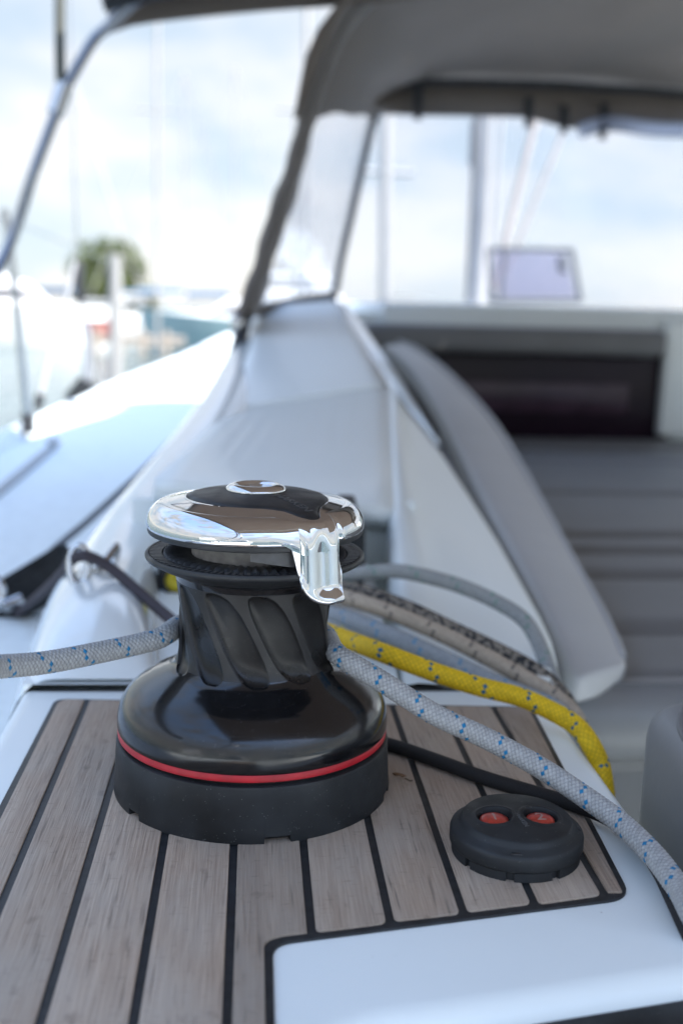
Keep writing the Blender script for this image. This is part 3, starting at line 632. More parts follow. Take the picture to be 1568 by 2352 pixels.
# ------------------------------------------------------------------ two button switch
SX, SY = 0.1635, -0.1085
sw = empty('deck_switch', (SX, SY, 0), 'round black deck switch with two red numbered buttons on the teak', 'switch')
def switch():
    # base ring with slots
    slots = [(-1.88, 0.06), (-1.16, 0.06), (-2.6, 0.05), (0.4, 0.06), (1.7, 0.06), (-0.35, 0.05)]
    ts = list(np.linspace(-PI, PI, 180, endpoint=False))
    for c, h in slots:
        for s in (-1, 1): ts += [c + s * h, c + s * (h + 0.006)]
    ts = np.array(sorted(ts)); ins = np.zeros(len(ts), bool)
    for c, h in slots: ins |= np.abs(ts - c) <= h + 1e-6
    prof = [(0.037, 0.0), (0.0398, 0.0), (0.0400, 0.0058), (0.036, 0.0062)]
    V = [np.stack([SX + np.where(ins, 0.0375 if r > 0.038 else r, r) * np.cos(ts), SY + np.where(ins, 0.0375 if r > 0.038 else r, r) * np.sin(ts), z + 0 * ts], -1) for r, z in prof]
    o = fastmesh('mounting_ring', np.array(V).reshape(-1, 3), gridq(len(prof), len(ts), wrapv=True), blackpl, sw); o.data.set_sharp_from_angle(angle=math.radians(35))
    lathe('mounting_core', [(0, 0.0003), (0.0372, 0.0003), (0.0372, 0.007), (0, 0.007)], blackm, sw, 64, (SX, SY))
    # cover: wall, ledge, dome with two wells
    holes = [(-0.0148, -0.0022), (0.0138, -0.0030)]
    n = 240; t = np.linspace(0, 2 * PI, n, endpoint=False)
    wall = [(0.0375, 0.0064), (0.0407, 0.0064), (0.0412, 0.0072), (0.0412, 0.0140), (0.0406, 0.0156), (0.0392, 0.0166), (0.0362, 0.0186), (0.0352, 0.0196), (0.0346, 0.0212), (0.0334, 0.0226)]
    dome = [(r, 0.0226 + 0.0032 * (1 - (r / 0.0334) ** 2)) for r in np.linspace(0.0334, 0.0, 90)[1:]]
    V = []
    for r, z in wall + dome:
        X, Y = r * np.cos(t), r * np.sin(t); Z = z + 0 * t
        if r < 0.0332:
            for hx, hy in holes:
                d = np.hypot(X - hx, (Y - hy)); Z = Z + 0.0006 * np.exp(-((d - 0.0122) / 0.0014) ** 2) - 0.0075 * (1 - sm(0.0092, 0.0112, d))
        V.append(np.stack([SX + X, SY + Y, Z], -1))
    o = fastmesh('cover', np.array(V).reshape(-1, 3), gridq(len(V), n, wrapv=True), blackpl, sw)
    for hx, hy, dg in ((holes[0][0], holes[0][1], '1'), (holes[1][0], holes[1][1], '2')):
        m = mat('red_button', (0.40, 0.035, 0.02), 0.3, noise=(400, 0.25), coat=0.4)
        b = lathe('button', [(0.0091, 0.0170), (0.0091, 0.0212), (0.0087, 0.0225), (0.0075, 0.0233), (0.0045, 0.0239), (0.0, 0.0241)], m, sw, 64, (SX + hx, SY + hy), angle=None)
        def xf(x, y, h, hx=hx, hy=hy): 
            d = math.hypot(x, y); return (SX + hx + x, SY + hy + y, 0.0241 - 0.0008 * (d / 0.0075) ** 2 + 0.0002 + h)
        tx = text_mesh('numeral', dg, 0.0130, xf, mat('numeral_white', (0.36, 0.22, 0.19), 0.5), None, 0.0001)
        tx.parent = b; tx.location = (0, 0, 0)
    a = math.radians(-80)
    def xf2(x, y, h):
        X = math.cos(a) * x - math.sin(a) * y + 0.0004; Y = math.sin(a) * x + math.cos(a) * y - 0.0095; r = math.hypot(X, Y)
        return (SX + X, SY + Y, 0.0226 + 0.0032 * (1 - (r / 0.0334) ** 2) + 0.0001 + h)
    text_mesh('cover_lettering', 'HARKEN', 0.0042, xf2, mat('print_grey', (0.09, 0.095, 0.10), 0.5), sw, 0.00012)
    # the dark drain slots in the ledge
    for ang in (-1.80, -0.15):
        c = (SX + 0.0380 * math.cos(ang), SY + 0.0380 * math.sin(ang), 0.0170)
        box('drain_slot', c, (0.0062, 0.0020, 0.0016), blackm, sw, bevel=0.0006, rz=ang + PI / 2)
switch()

# dried leaf fragment lying against the skirt
dl = empty('dried_leaf', (0.104, 0.004, 0), 'tiny brown dried leaf fragment on the teak beside the winch base', 'leaf')
rl_ = np.random.RandomState(4); lv = []
for i_ in range(5):
    row = []
    for j_ in range(4): row.append((0.100 + 0.0022 * i_ + rl_.normal() * 0.0005, 0.002 - 0.0012 * i_ + 0.0016 * (j_ - 1.5) * math.sin(PI * (i_ + 0.6) / 5.2), 0.0012 + 0.0011 * abs(j_ - 1.5) + rl_.rand() * 0.0012))
    lv.append(row)
solid(loft('blade', lv, mat('dry_leaf', (0.20, 0.11, 0.055), 0.8, noise=(500, 0.4)), dl), 0.0003)
tube('stalk', [(0.1085, -0.003, 0.0015), (0.1115, -0.0055, 0.001), (0.1135, -0.006, 0.0012)], 0.0005, barkm, dl, n=8)

# ------------------------------------------------------------------ ropes
def rope(name, P, r, base, label, fleck=None, NP=20, pitch=0.0031, step=0.0005, nr=120, amp=0.13, fl=(10, (0, 1)), marl=None, group=None, cat='rope', flat=None):
    pts, L = crv(P, 8); n = max(20, int(L / step)); pts, L = crv(P, n)
    T, A, B = frames(pts); th = np.linspace(0, 2 * PI, nr, endpoint=False); s = np.linspace(0, L, n)[:, None]
    u = NP * th[None, :] / (2 * PI); p = u / 2 + s / pitch; q = u / 2 - s / pitch
    p = p + 0 * q
    ip, iq = np.floor(p), np.floor(q); fp, fq = p - ip, q - iq
    par = (ip + iq) % 2
    across = np.where(par == 0, fq, fp); along = np.where(par == 0, fp, fq)
    h = np.sqrt(np.clip(1 - (2 * across - 1) ** 2, 0, 1)) * (0.55 + 0.45 * np.sin(PI * along))
    h = h - 0.16 * np.exp(-((across - 0.5) / 0.09) ** 2)
    R = r * (1 - amp + amp * h)
    V = (pts[:, None, :] + R[..., None] * (A[:, None, :] * np.cos(th)[None, :, None] + B[:, None, :] * np.sin(th)[None, :, None])).reshape(-1, 3)
    rng = np.random.RandomState(len(name) * 7 + int(r * 1e5))
    tone = rng.rand(64, 64); tn = 0.90 + 0.2 * tone[(ip.astype(int)) % 64, (iq.astype(int)) % 64]
    c = np.array(base)[None, None, :] * tn[..., None] * (0.50 + 0.50 * np.clip(h, 0, 1))[..., None]  # strand colour darkens into the braid's hollows, painted shade to deepen relief
    if fleck is not None:
        per, which = fl
        strand = np.where(par == 0, iq, ip + 1000 * per)
        isf = (par == 0) & np.isin(np.mod(iq, per), which) & (np.mod(np.floor(ip / 2), 2) == 0)
        c = np.where(isf[..., None], np.array(fleck)[None, None, :] * tn[..., None], c)
    if marl is not None:
        k = rng.rand(64, 64)[(ip.astype(int)) % 64, (iq.astype(int)) % 64] < marl[1]
        c = np.where(k[..., None], np.array(marl[0])[None, None, :] * tn[..., None], c)
    o = fastmesh(name, V, gridq(n, nr, wrapv=True), ropem, None, col=c.reshape(-1, 3))
    return tag(o, label, cat, group)
GREY, BLUE = (0.43, 0.44, 0.445), (0.004, 0.17, 0.36)
# working sheet: comes in from the left, round the back of the drum, away to the cockpit edge
lp = [at(-70, 1535, -0.13), at(0, 1531, -0.10), at(110, 1521, -0.07), at(250, 1494, -0.035), at(350, 1471, -0.012)]
wrap = [(0.0592 * math.cos(a), 0.0592 * math.sin(a), z) for a, z in ((PI * 1.0, 0.1075), (PI * 0.83, 0.1055), (PI * 0.66, 0.1030), (PI * 0.5, 0.1010), (PI * 0.33, 0.0995), (PI * 0.18, 0.0985))]
rp = [gz(775, 1503, 0.0975), gz(870, 1561, 0.086), gz(1000, 1642, 0.066), gz(1110, 1693, 0.052), gz(1230, 1757, 0.038), gz(1330, 1822, 0.026), gz(1420, 1887, 0.0175), gz(1498, 1962, 0.0135), gz(1560, 2045, 0.0095), gz(1608, 2130, 0.005), gx(1690, 2240, 0.274), gx(1720, 2400, 0.274)]
rope('sheet', lp + wrap + rp, 0.0074, GREY, 'light grey braided rope with blue flecks wrapped round the black drum', BLUE, fl=(10, (0, 1)))
# black cord lying on the teak
bp = [(0.080, 0.062, 0.0052), gz(900, 1712, 0.0052), gz(1000, 1746, 0.0052), gz(1110, 1786, 0.0052), gz(1230, 1822, 0.0052), gz(1340, 1855, 0.0052), gz(1420, 1893, 0.0052), gz(1466, 1935, 0.0045), gz(1512, 1998, 0.004), gz(1548, 2070, 0.003), gz(1590, 2160, -0.002)]
rope('cord', bp, 0.0052, (0.012, 0.012, 0.014), 'thin black cord lying on the teak between winch and deck switch', None, pitch=0.003, step=0.0009, nr=56, amp=0.06)
yp = [at(640, 1425, 0.30), at(740, 1448, 0.22), at(800, 1470, 0.17), gz(880, 1500, 0.060), gz(1000, 1545, 0.046), gz(1100, 1577, 0.036), gz(1190, 1600, 0.027), gz(1260, 1630, 0.018), gz(1318, 1664, 0.0095), gx(1352, 1704, 0.263), gx(1376, 1755, 0.2705), gx(1386, 1810, 0.271), gx(1389, 1870, 0.2705), gx(1388, 1960, 0.2705)]
rope('halyard', yp, 0.0080, (0.90, 0.60, 0.01), 'yellow braided rope with blue flecks draped over the white edge', (0.004, 0.12, 0.22), pitch=0.0042, step=0.0007, nr=100, NP=20, fl=(10, (0, 1)), amp=0.13)
be = [at(660, 1330, 0.46), at(760, 1362, 0.34), at(830, 1383, 0.29), at(900, 1408, 0.265), at(1000, 1450, 0.245), at(1100, 1500, 0.225), at(1200, 1555, 0.205), at(1280, 1605, 0.185), at(1325, 1655, 0.165), at(1345, 1730, 0.15)]
rope('halyard', be, 0.0078, (0.50, 0.42, 0.33), 'beige braided rope with sparse black flecks behind the yellow rope', (0.04, 0.04, 0.045), pitch=0.0036, step=0.0009, nr=72, NP=24, fl=(12, (0, 1)), amp=0.06)
sp = [at(650, 1335, 0.50), at(750, 1346, 0.40), at(830, 1358, 0.34), at(930, 1393, 0.305), at(1040, 1444, 0.28), at(1150, 1496, 0.255), at(1230, 1540, 0.235), at(1285, 1588, 0.215), at(1315, 1640, 0.195), at(1335, 1730, 0.18)]
rope('halyard', sp, 0.0072, (0.30, 0.26, 0.21), 'black and beige mottled braided rope next to the plain beige rope', None, pitch=0.0045, step=0.0009, nr=72, marl=((0.018, 0.018, 0.02), 0.52), amp=0.07)
gp = [at(660, 1340, 0.52), at(770, 1326, 0.42), at(850, 1314, 0.38), at(930, 1314, 0.36), at(1050, 1344, 0.345), at(1150, 1388, 0.325), at(1206, 1428, 0.305), at(1240, 1486, 0.285), at(1264, 1550, 0.255), at(1290, 1615, 0.22), at(1310, 1700, 0.19)]
rope('halyard', gp, 0.0078, (0.36, 0.38, 0.38), 'grey rope with faint green flecks arching high over the white coaming block', (0.10, 0.24, 0.18), pitch=0.0036, step=0.0010, nr=72, NP=24, fl=(12, (0, 1)), amp=0.06)
bl2 = [at(640, 1380, 0.44), at(770, 1412, 0.30), at(850, 1440, 0.25), at(950, 1482, 0.22), at(1050, 1528, 0.205), at(1130, 1566, 0.195), at(1210, 1598, 0.185), at(1290, 1640, 0.165), at(1330, 1720, 0.15)]
rope('halyard', bl2, 0.0080, (0.34, 0.38, 0.42), 'blue grey rope half hidden between the yellow and beige ropes', (0.03, 0.22, 0.42), pitch=0.0036, step=0.0010, nr=72, NP=24, fl=(12, (0, 1)), amp=0.06)
gy = [at(640, 1400, 0.40), at(740, 1425, 0.32), at(800, 1440, 0.28), at(870, 1470, 0.25), at(950, 1520, 0.225), at(1020, 1560, 0.21), at(1090, 1580, 0.2)]
rope('halyard', gy, 0.0078, (0.38, 0.40, 0.41), 'grey rope with faint yellow flecks emerging beneath the beige rope', (0.50, 0.45, 0.08), pitch=0.0036, step=0.0010, nr=64, NP=24, fl=(12, (0, 1)), amp=0.06)

# ------------------------------------------------------------------ alcove hardware
def clutch(cx, label):
    c = empty('rope_clutch', (cx, 0.55, 0.008), label, 'rope clutch', 'rope clutches in the coaming alcove')
    box('body', (cx, 0.56, 0.046), (0.034, 0.10, 0.076), blackpl, c, bevel=0.006)
    boxpts('lever', [(cx - 0.012, 0.505, 0.080), (cx + 0.012, 0.505, 0.080), (cx + 0.012, 0.60, 0.086), (cx - 0.012, 0.60, 0.086), (cx - 0.011, 0.500, 0.092), (cx + 0.011, 0.500, 0.092), (cx + 0.012, 0.60, 0.106), (cx - 0.012, 0.60, 0.106)], blackrub, c, bevel=0.005)
    return c
for cx, lb in ((0.112, 'black lever rope clutch in the alcove, closest to the white inner block'), (0.076, 'black lever rope clutch in the alcove behind the chrome winch arm'), (0.025, 'black lever rope clutch in the alcove, squarely behind the winch drum')):
    clutch(cx, lb)
ob = empty('turning_block', (-0.095, 0.5, 0.005), 'black cheek block with a yellow sheave left of the winch drum', 'block')
pq = at(400, 1330, 0.50)
box('cheek', (pq[0] + 0.012, 0.52, pq[2] - 0.008), (0.062, 0.04, 0.062), blackpl, ob, bevel=0.006)
def ringy(name, c, r0, r1, m, parent, y0, y1):
    t = np.linspace(0, 2 * PI, 40, endpoint=False); rows = []
    for r, y in ((r0, y1), (r0, y0), (r1, y0), (r1, y1)): rows.append(np.stack([c[0] + r * np.cos(t), y + 0 * t, c[1] + r * np.sin(t)], -1))
    return fastmesh(name, np.array(rows).reshape(-1, 3), gridq(4, 40, wrapv=True), m, parent)
yel = mat('yellow_sheave', (0.62, 0.50, 0.03), 0.5, noise=(50, 0.1))
ringy('sheave', (pq[0] + 0.003, pq[2]), 0.001, 0.014, yel, ob, 0.492, 0.51)
ringy('sheave_rim', (pq[0] + 0.003, pq[2]), 0.013, 0.018, blackm, ob, 0.489, 0.51)
# padeye on the coaming rail with the dark cord led through it
pe = at(205, 1318, 0.42)
pd = empty('padeye', tuple(pe), 'stainless padeye with a dark ring on the rounded white rail', 'padeye')
e1 = at(262, 1262, 0.46); e0 = at(222, 1318, 0.42)
box('fitting_base', e0 + [0, 0.005, -0.008], (0.03, 0.03, 0.012), steel, pd, bevel=0.004)
tube('eye_loop', [at(205, 1330, 0.42), at(232, 1300, 0.42), at(262, 1262, 0.45), at(268, 1256, 0.46), at(266, 1275, 0.47), at(248, 1318, 0.46), at(240, 1335, 0.45)], 0.0046, steel, pd)
rc = at(182, 1298, 0.40); tq = np.linspace(0, 2 * PI, 20)
tube('ring', [rc + np.array([0.010 * math.cos(a), 0.006 * math.sin(a), 0.019 * math.sin(a)]) for a in tq], 0.0036, steel, pd, caps=False)
cordp = [at(40, 1410, 0.78), at(90, 1368, 0.66), at(140, 1320, 0.50), at(168, 1285, 0.41), at(195, 1277, 0.395), at(225, 1287, 0.395), at(265, 1313, 0.39), at(310, 1352, 0.37), at(360, 1395, 0.34), at(410, 1438, 0.30), at(470, 1490, 0.24)]
rope('control_line', cordp, 0.0060, (0.055, 0.045, 0.055), 'dark plum cord led through the padeye to behind the winch', None, pitch=0.004, step=0.0012, nr=48, amp=0.05)
# big black lead block on the side deck
lb = empty('lead_block', tuple(at(60, 1420, 0.80)), 'large black sheet block lying on the side deck', 'block')
def slab(name, pts, y0, th, m, parent, bev=0.004):
    P0 = [at(px, py, y0) for px, py in pts]; P1 = [p + np.array([0.01, th, 0.0]) for p in P0]
    bm = bmesh.new(); a = [bm.verts.new(tuple(p)) for p in P0]; b = [bm.verts.new(tuple(p)) for p in P1]; n = len(a)
    bm.faces.new(a); bm.faces.new(b[::-1])
    for i in range(n): bm.faces.new((a[i], b[i], b[(i + 1) % n], a[(i + 1) % n]))
    bmesh.ops.recalc_face_normals(bm, faces=bm.faces); bmesh.ops.bevel(bm, geom=list(bm.edges), offset=bev, segments=2, affect='EDGES')
    me = bpy.data.meshes.new(name); bm.to_mesh(me); bm.free(); return link(name, me, m, parent, True, 40)
slab('cheek', [(-40, 1352), (20, 1318), (80, 1282), (132, 1250), (150, 1278), (120, 1302), (60, 1338), (0, 1372), (-40, 1392)], 0.84, 0.02, blackpl, lb)
slab('cheek', [(-40, 1420), (20, 1395), (90, 1352), (160, 1312), (172, 1338), (150, 1368), (90, 1402), (20, 1436), (-40, 1462)], 0.78, 0.03, blackpl, lb)
slab('body', [(-40, 1380), (30, 1345), (140, 1276), (158, 1318), (80, 1368), (-40, 1432)], 0.83, 0.05, blackrub, lb)
tube('axle_pin', [at(8, 1395, 0.76), at(50, 1378, 0.775)], 0.009, steel, lb)
tube('swivel', [at(-20, 1320, 0.80), at(4, 1345, 0.79), at(6, 1375, 0.785), at(-20, 1400, 0.78)], 0.006, steel, lb)

tag(tube('lead_sheet', [at(60, 1330, 0.86), at(130, 1258, 0.95), at(205, 1195, 1.05), at(285, 1122, 1.2), at(335, 1075, 1.35), at(420, 985, 1.7), at(500, 890, 2.3)], 0.006, mat('sheet_grey', (0.14, 0.145, 0.16), 0.8, noise=(200, 0.3))), 'dark grey sheet running forward from the lead block along the coaming foot', 'rope')

# ------------------------------------------------------------------ cushions
# backrest bolster along the coaming
bo = []
Lp = [(865, 792, 2.45), (905, 808, 2.2), (962, 868, 1.85), (1018, 968, 1.45), (1070, 1078, 1.12), (1135, 1200, 0.85), (1205, 1330, 0.64), (1258, 1432, 0.50), (1288, 1505, 0.42), (1302, 1548, 0.385)]
Rp = [(915, 785, 2.5), (965, 805, 2.25), (1045, 870, 1.85), (1130, 962, 1.50), (1190, 1055, 1.22), (1260, 1180, 0.95), (1325, 1300, 0.75), (1385, 1405, 0.60), (1420, 1480, 0.505), (1432, 1512, 0.46)]
for hi_, (a, b) in enumerate(zip(Lp, Rp)):
    hs = (1.0, 1.0, 1.0, 1.0, 1.0, 1.0, 0.95, 0.85, 0.72, 0.55)[hi_]
    a, b = at(*a), at(*b); m_ = (a + b) / 2; d = b - a; ht = 0.055 * hs
    nrm = np.array([-d[2], 0, d[0]]); nrm /= np.linalg.norm(nrm)
    bo.append([a + [0.006, 0, -ht], a + [-0.002, 0, -0.03], a, a + d * 0.10 + nrm * 0.007, m_ + nrm * 0.008, b - d * 0.07 + nrm * 0.004, b, b + [0.001, 0, -0.008], b + [-0.004, 0, -0.045 * hs], b + [-0.02, 0, -0.07 * hs]])
end = np.array(bo[-1])
for f_, y_ in ((0.97, -0.010), (0.84, -0.020), (0.60, -0.025), (0.3, -0.027)): bo.append(list(end * f_ + end.mean(0) * (1 - f_) + [0, y_, 0.0]))
bs = empty('backrest_cushion', tuple(bo[5][0]), 'light grey padded backrest cushion running along the inside of the coaming', 'cushion')
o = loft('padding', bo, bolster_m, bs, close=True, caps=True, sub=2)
tube('piping', [b_[6] + np.array([-0.001, 0, 0.002]) for b_ in bo[:-4]], 0.004, bolster_m, bs, n=10)
# large seat pad with tufted channels
def pad(name, x0, x1, y0, y1, z, th, chans, m, label, lean=0.0):
    e = empty(name, ((x0 + x1) / 2, (y0 + y1) / 2, z - th), label, 'cushion')
    nx, ny = 40, 260; X = np.linspace(0, 1, nx); Y = np.linspace(0, 1, ny)
    yy = y0 + (y1 - y0) * Y; g = np.zeros(ny)
    for c in chans: g += np.exp(-((yy - c) / 0.026) ** 2)
    ends = np.minimum(np.minimum(yy - y0, y1 - yy) / 0.06, 1.0); ez = np.sqrt(np.clip(1 - (1 - ends) ** 2, 0, 1))
    xs = x0 + (x1 - x0) * X; ex = np.minimum(np.minimum(xs - x0, x1 - xs) / 0.05, 1.0); exz = np.sqrt(np.clip(1 - (1 - ex) ** 2, 0, 1))
    Z = z - th * (1 - ez[:, None] * exz[None, :]) - 0.013 * g[:, None] * exz[None, :] + lean * (yy[:, None] - y0)
    XX, YY = np.meshgrid(xs, yy); V = np.stack([XX, YY, Z], -1).reshape(-1, 3)
    fastmesh('padding', V, gridq(ny, nx), m, e)
    box('base', ((x0 + x1) / 2, (y0 + y1) / 2 + .005, z - th - 0.01), (x1 - x0 - 0.01, y1 - y0 - 0.02, 0.03), m, e)
    return e
pz = -0.075
chs = [gz(1400, yy_, pz)[1] for yy_ in (1440, 1318, 1262, 1225, 1130, 1060, 1025)]
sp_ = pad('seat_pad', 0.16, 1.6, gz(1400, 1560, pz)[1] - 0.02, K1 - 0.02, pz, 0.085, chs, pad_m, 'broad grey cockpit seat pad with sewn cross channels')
yf = gz(1400, 1560, pz)[1]
tube('front_roll', [(0.27, yf + 0.03, pz - 0.052), (0.30, yf + 0.005, pz - 0.050), (0.40, yf, pz - 0.048), (0.8, yf, pz - 0.046), (1.55, yf, pz - 0.046)], np.r_[np.linspace(0.030, 0.047, 6), np.full(54, 0.047)], mid_m, sp_, seg=60)
tube('front_piping', [(0.30, yf - 0.012, pz - 0.004), (0.5, yf - 0.014, pz - 0.002), (1.5, yf - 0.014, pz - 0.002)], 0.0025, pad_m, sp_, n=8)
box('painted_shadow', (0.9, yf + 0.02, pz - 0.105), (1.24, 0.04, 0.022), hem, sp_)  # dark strip colours in the shadow line under the roll
# bulkhead bolster above the dark window
b0, b1 = at(835, 735, K1 - 0.08), at(1528, 745, K1 - 0.08); b2 = at(850, 798, K1 - 0.08)
bb = empty('bulkhead_bolster', ((b0[0] + b1[0]) / 2, K1 - 0.07, b2[2]), 'grey padded bolster above the dark cabin window', 'cushion')
box('padding', ((b0[0] + b1[0]) / 2, K1 - 0.06, (b0[2] + b2[2]) / 2 - 0.01), (b1[0] - b0[0], 0.12, b0[2] - b2[2]), pad_m, bb, bevel=0.025, seg=5)
# small cushion at the near end of the seat
c1 = empty('seat_cushion', tuple(at(1560, 1900, 0.1)), 'grey upright cushion beside the yellow rope end', 'cushion')
qb = at(1464, 1588, 0.07)
box('padding', (qb[0] + 0.2, -0.07, qb[2] - 0.11), (0.4, 0.28, 0.22), mid_m, c1, bevel=0.03, seg=6)
tube('piping', [(qb[0] + 0.030, 0.045, qb[2] + 0.001), (qb[0] + 0.010, 0.0, qb[2] - 0.008), (qb[0] + 0.008, -0.10, qb[2] - 0.009), (qb[0] + 0.02, -0.19, qb[2] - 0.006)], 0.003, pad_m, c1, n=10)

# ------------------------------------------------------------------ dodger (spray hood)
dg_ = empty('dodger', (0.6, 2.4, 0.35), 'taupe canvas spray hood with clear vinyl windows over the companionway', 'spray hood')
YA, YF = 2.2, 3.35
aftS = [at(550, 742, YA), at(585, 640, YA), at(625, 520, YA), at(668, 380, YA), at(702, 270, YA)]
aftR = [aftS[-1], at(722, 200, YA), at(762, 100, YA), at(830, 0, YA)]
zt_a = aftR[-1][2] + 0.16
aftR += [np.array([aftR[-1][0] + 0.25, YA, zt_a - 0.03]), np.array([1.0, YA, zt_a + 0.02]), np.array([1.45, YA, zt_a + 0.03])]
frS = [at(765, 694, YF), at(782, 600, YF), at(805, 500, YF), at(830, 390, YF), at(858, 272, YF)]
frR = [frS[-1], at(885, 218, YF), at(960, 194, YF), at(1080, 188, YF), at(1200, 192, YF), at(1400, 205, YF), at(1568, 218, YF)]
frR += [frR[-1] + np.array([0.35, 0, 0.02])]
aft = np.vstack([crv(aftS, 18)[0], crv(aftR, 23)[0][1:]]); frt = np.vstack([crv(frS, 18)[0], crv(frR, 23)[0][1:]])
mid = (aft + frt) / 2; mid[:, 2] += np.where(np.arange(40) > 20, 0.05, 0.01)
flip_x = lambda rows: [[np.array([2.9 - q[0], q[1], q[2]]) for q in row][::-1] for row in rows]
mirror = lambda S: np.vstack([S, [[2 * 1.45 - p[0], p[1], p[2]] for p in S[::-1][1:]]])
# side strip of fabric along the aft edge and the roof; the side between is clear vinyl
SW = 17
def strip(i0, i1, f0, f1, nseg=6, wr=0.0):
    rows = []
    for i in range(i0, i1):
        row = []
        for k in range(nseg + 1):
            t = f0 + (f1 - f0) * k / nseg
            row.append((1 - t) * (1 - 2 * t) * aft[i] + 4 * t * (1 - t) * mid[i] + t * (2 * t - 1) * frt[i] + wr * np.array([math.sin(i * 1.7 + t * 21) + math.sin(i * 0.6 + t * 9), 0.5 * math.sin(i * 1.1), math.sin(i * 0.9 + t * 14)]))
        rows.append(row)
    return rows
solid(loft('aft_side_panel', strip(0, SW + 1, -0.05, 0.15, 10, 0.003), canvas_side, dg_), 0.006)
solid(loft('roof', strip(SW, 40, -0.12, 1.0, 16, 0.004), canvas, dg_), 0.006)
solid(loft('lower_side_band', strip(0, 2, 0.15, 1.0), canvas, dg_), 0.004)
loft('side_window', strip(1, SW + 1, 0.15, 1.0), vinyl_side, dg_)
solid(loft('roof', flip_x(strip(SW, 40, -0.12, 1.0, 16, 0.004)), canvas, dg_), 0.006)
solid(loft('aft_side_panel', flip_x(strip(0, SW + 1, -0.05, 0.15, 10, 0.003)), canvas_side, dg_), 0.006)
loft('side_window', flip_x(strip(1, SW + 1, 0.15, 1.0)), vinyl, dg_)
tube('aft_hoop', [p + np.array([0.012, 0.02, -0.012]) for p in aft[::3]], 0.0125, canvas_side, dg_)
tube('aft_edge_binding', [p + np.array([0, -0.02, 0]) for p in aft[::3]], 0.006, canvas_side, dg_)
tube('window_corner_post', frt[0:20:2], 0.014, hem, dg_)
# front window, hem, ties
iF = [i for i in range(40) if i >= 13]
low = [at(765 + (1700 - 765) * k / 26, 692 + 24 * k / 26, YF + 0.25) for k in range(27)]
loft('front_window', [[frt[13 + k], lerp(frt[13 + k], low[k], 0.5), low[k]] for k in range(27)], vinyl, dg_)
loft('front_window_corner', [[frt[k], lerp(frt[k], low[0], 0.5), low[0]] for k in range(14)], vinyl, dg_)
hemp = [(760, 258, YF - 0.1), (850, 262, YF - 0.05), (960, 266, YF - 0.04), (1100, 268, YF - 0.04), (1210, 272, YF - 0.04), (1290, 292, YF - 0.04), (1380, 300, YF - 0.04), (1470, 290, YF - 0.04), (1600, 292, YF - 0.04)]
topp = [(745, 232, YF - 0.35), (850, 205, YF - 0.06), (960, 190, YF - 0.05), (1100, 190, YF - 0.05), (1210, 193, YF - 0.05), (1290, 196, YF - 0.05), (1380, 203, YF - 0.05), (1470, 208, YF - 0.05), (1600, 218, YF - 0.05)]
ha, _ = crv([at(*p) for p in hemp], 40); ta_, _ = crv([at(*p) for p in topp], 40)
solid(loft('front_valance', [[a, lerp(a, b, 0.5) + [0, -0.015, 0], b] for a, b in zip(ta_, ha)], canvas, dg_), 0.005)
tube('seam_binding', ta_[10:] + np.array([0, -0.012, 0]), 0.012, hem, dg_)
for px, y0_, y1_ in ((960, 195, 272), (1213, 225, 290), (1295, 245, 305), (1385, 240, 318)):
    box('tie_strap', (at(px, (y0_ + y1_) / 2, YF - 0.08)), (0.026, 0.012, (y1_ - y0_) / FPX * 4.05), hem, dg_, bevel=0.004)
rl = [at(1330, 300, YF - 0.1), at(1400, 285, YF - 0.1), at(1500, 297, YF - 0.1), at(1640, 300, YF - 0.1)]
tube('rolled_blind', rl, 0.026, clear_mat('rolled_vinyl', (0.6, 0.65, 0.75), haze=0.4), dg_)
tube('tie_down_strap', [at(565, 728, YA), at(548, 790, YA - 0.1), at(535, 832, YA - 0.15)], 0.018, hem, dg_)
box('strap_clip', at(545, 748, YA - 0.05), (0.035, 0.03, 0.05), steel, dg_, bevel=0.01)

# ------------------------------------------------------------------ bimini
BY = 2.12
bi = empty('bimini', (0.9, 0, 0.9), 'taupe canvas bimini awning on bent steel tubes above the cockpit', 'awning')
fe = [at(245, 66, BY), at(262, 57, BY), at(300, 47, BY), at(360, 38, BY), at(500, 23, BY), at(650, 10, BY), at(800, 0, BY)]
fe += [np.array([0.7, BY, fe[-1][2] + 0.06]), np.array([1.3, BY, fe[-1][2] + 0.09])]
fe, _ = crv(fe, 30)
full = np.vstack([fe, [[2.6 - p[0], p[1], p[2]] for p in fe[::-1][1:]]])
rows = []
for k in range(13):
    t = k / 12; y = BY + 0.02 - t * 3.22; sagz = 0.10 * math.sin(PI * t) + 0.018 * math.cos(4 * PI * t)
    rows.append(np.stack([full[:, 0] + (full[:, 0] - 1.3) * (0.02 * math.sin(PI * t)), np.full(len(full), y), full[:, 2] + sagz + 0.045], -1))
solid(loft('canopy', rows, bimcan, bi), 0.006)
fr = [[p + np.array([0, 0.025, 0.05]), p + np.array([0, 0.03, 0.02]), p + np.array([0, 0.02, -0.005])] for p in full]
solid(loft('front_hem', fr, canvas, bi), 0.005)
tube('hem_piping', [p + np.array([0.0, -0.06, 0.040]) for p in full[::3]], 0.016, hem, bi)
leg = [fe[6] + np.array([0, -0.06, 0.05]), fe[2] + np.array([0, -0.04, 0.045]), at(243, 66, BY - 0.02), at(215, 92, BY - 0.03), at(180, 150, BY - 0.05), at(145, 220, BY - 0.07), at(80, 390, BY - 0.11), at(0, 610, BY - 0.16)]
foot = np.array([-0.78, 1.2, -0.105]); leg += [lerp(leg[-1], foot, 0.5), foot]
tube_st = mat('bimini_tube', (0.30, 0.315, 0.34), 0.25, metal=1.0, noise=(20, 0.08))
tube('port_leg', leg, 0.0135, tube_st, bi, seg=90)
mleg = [np.array([2.6 - p[0], p[1], p[2]]) for p in leg]
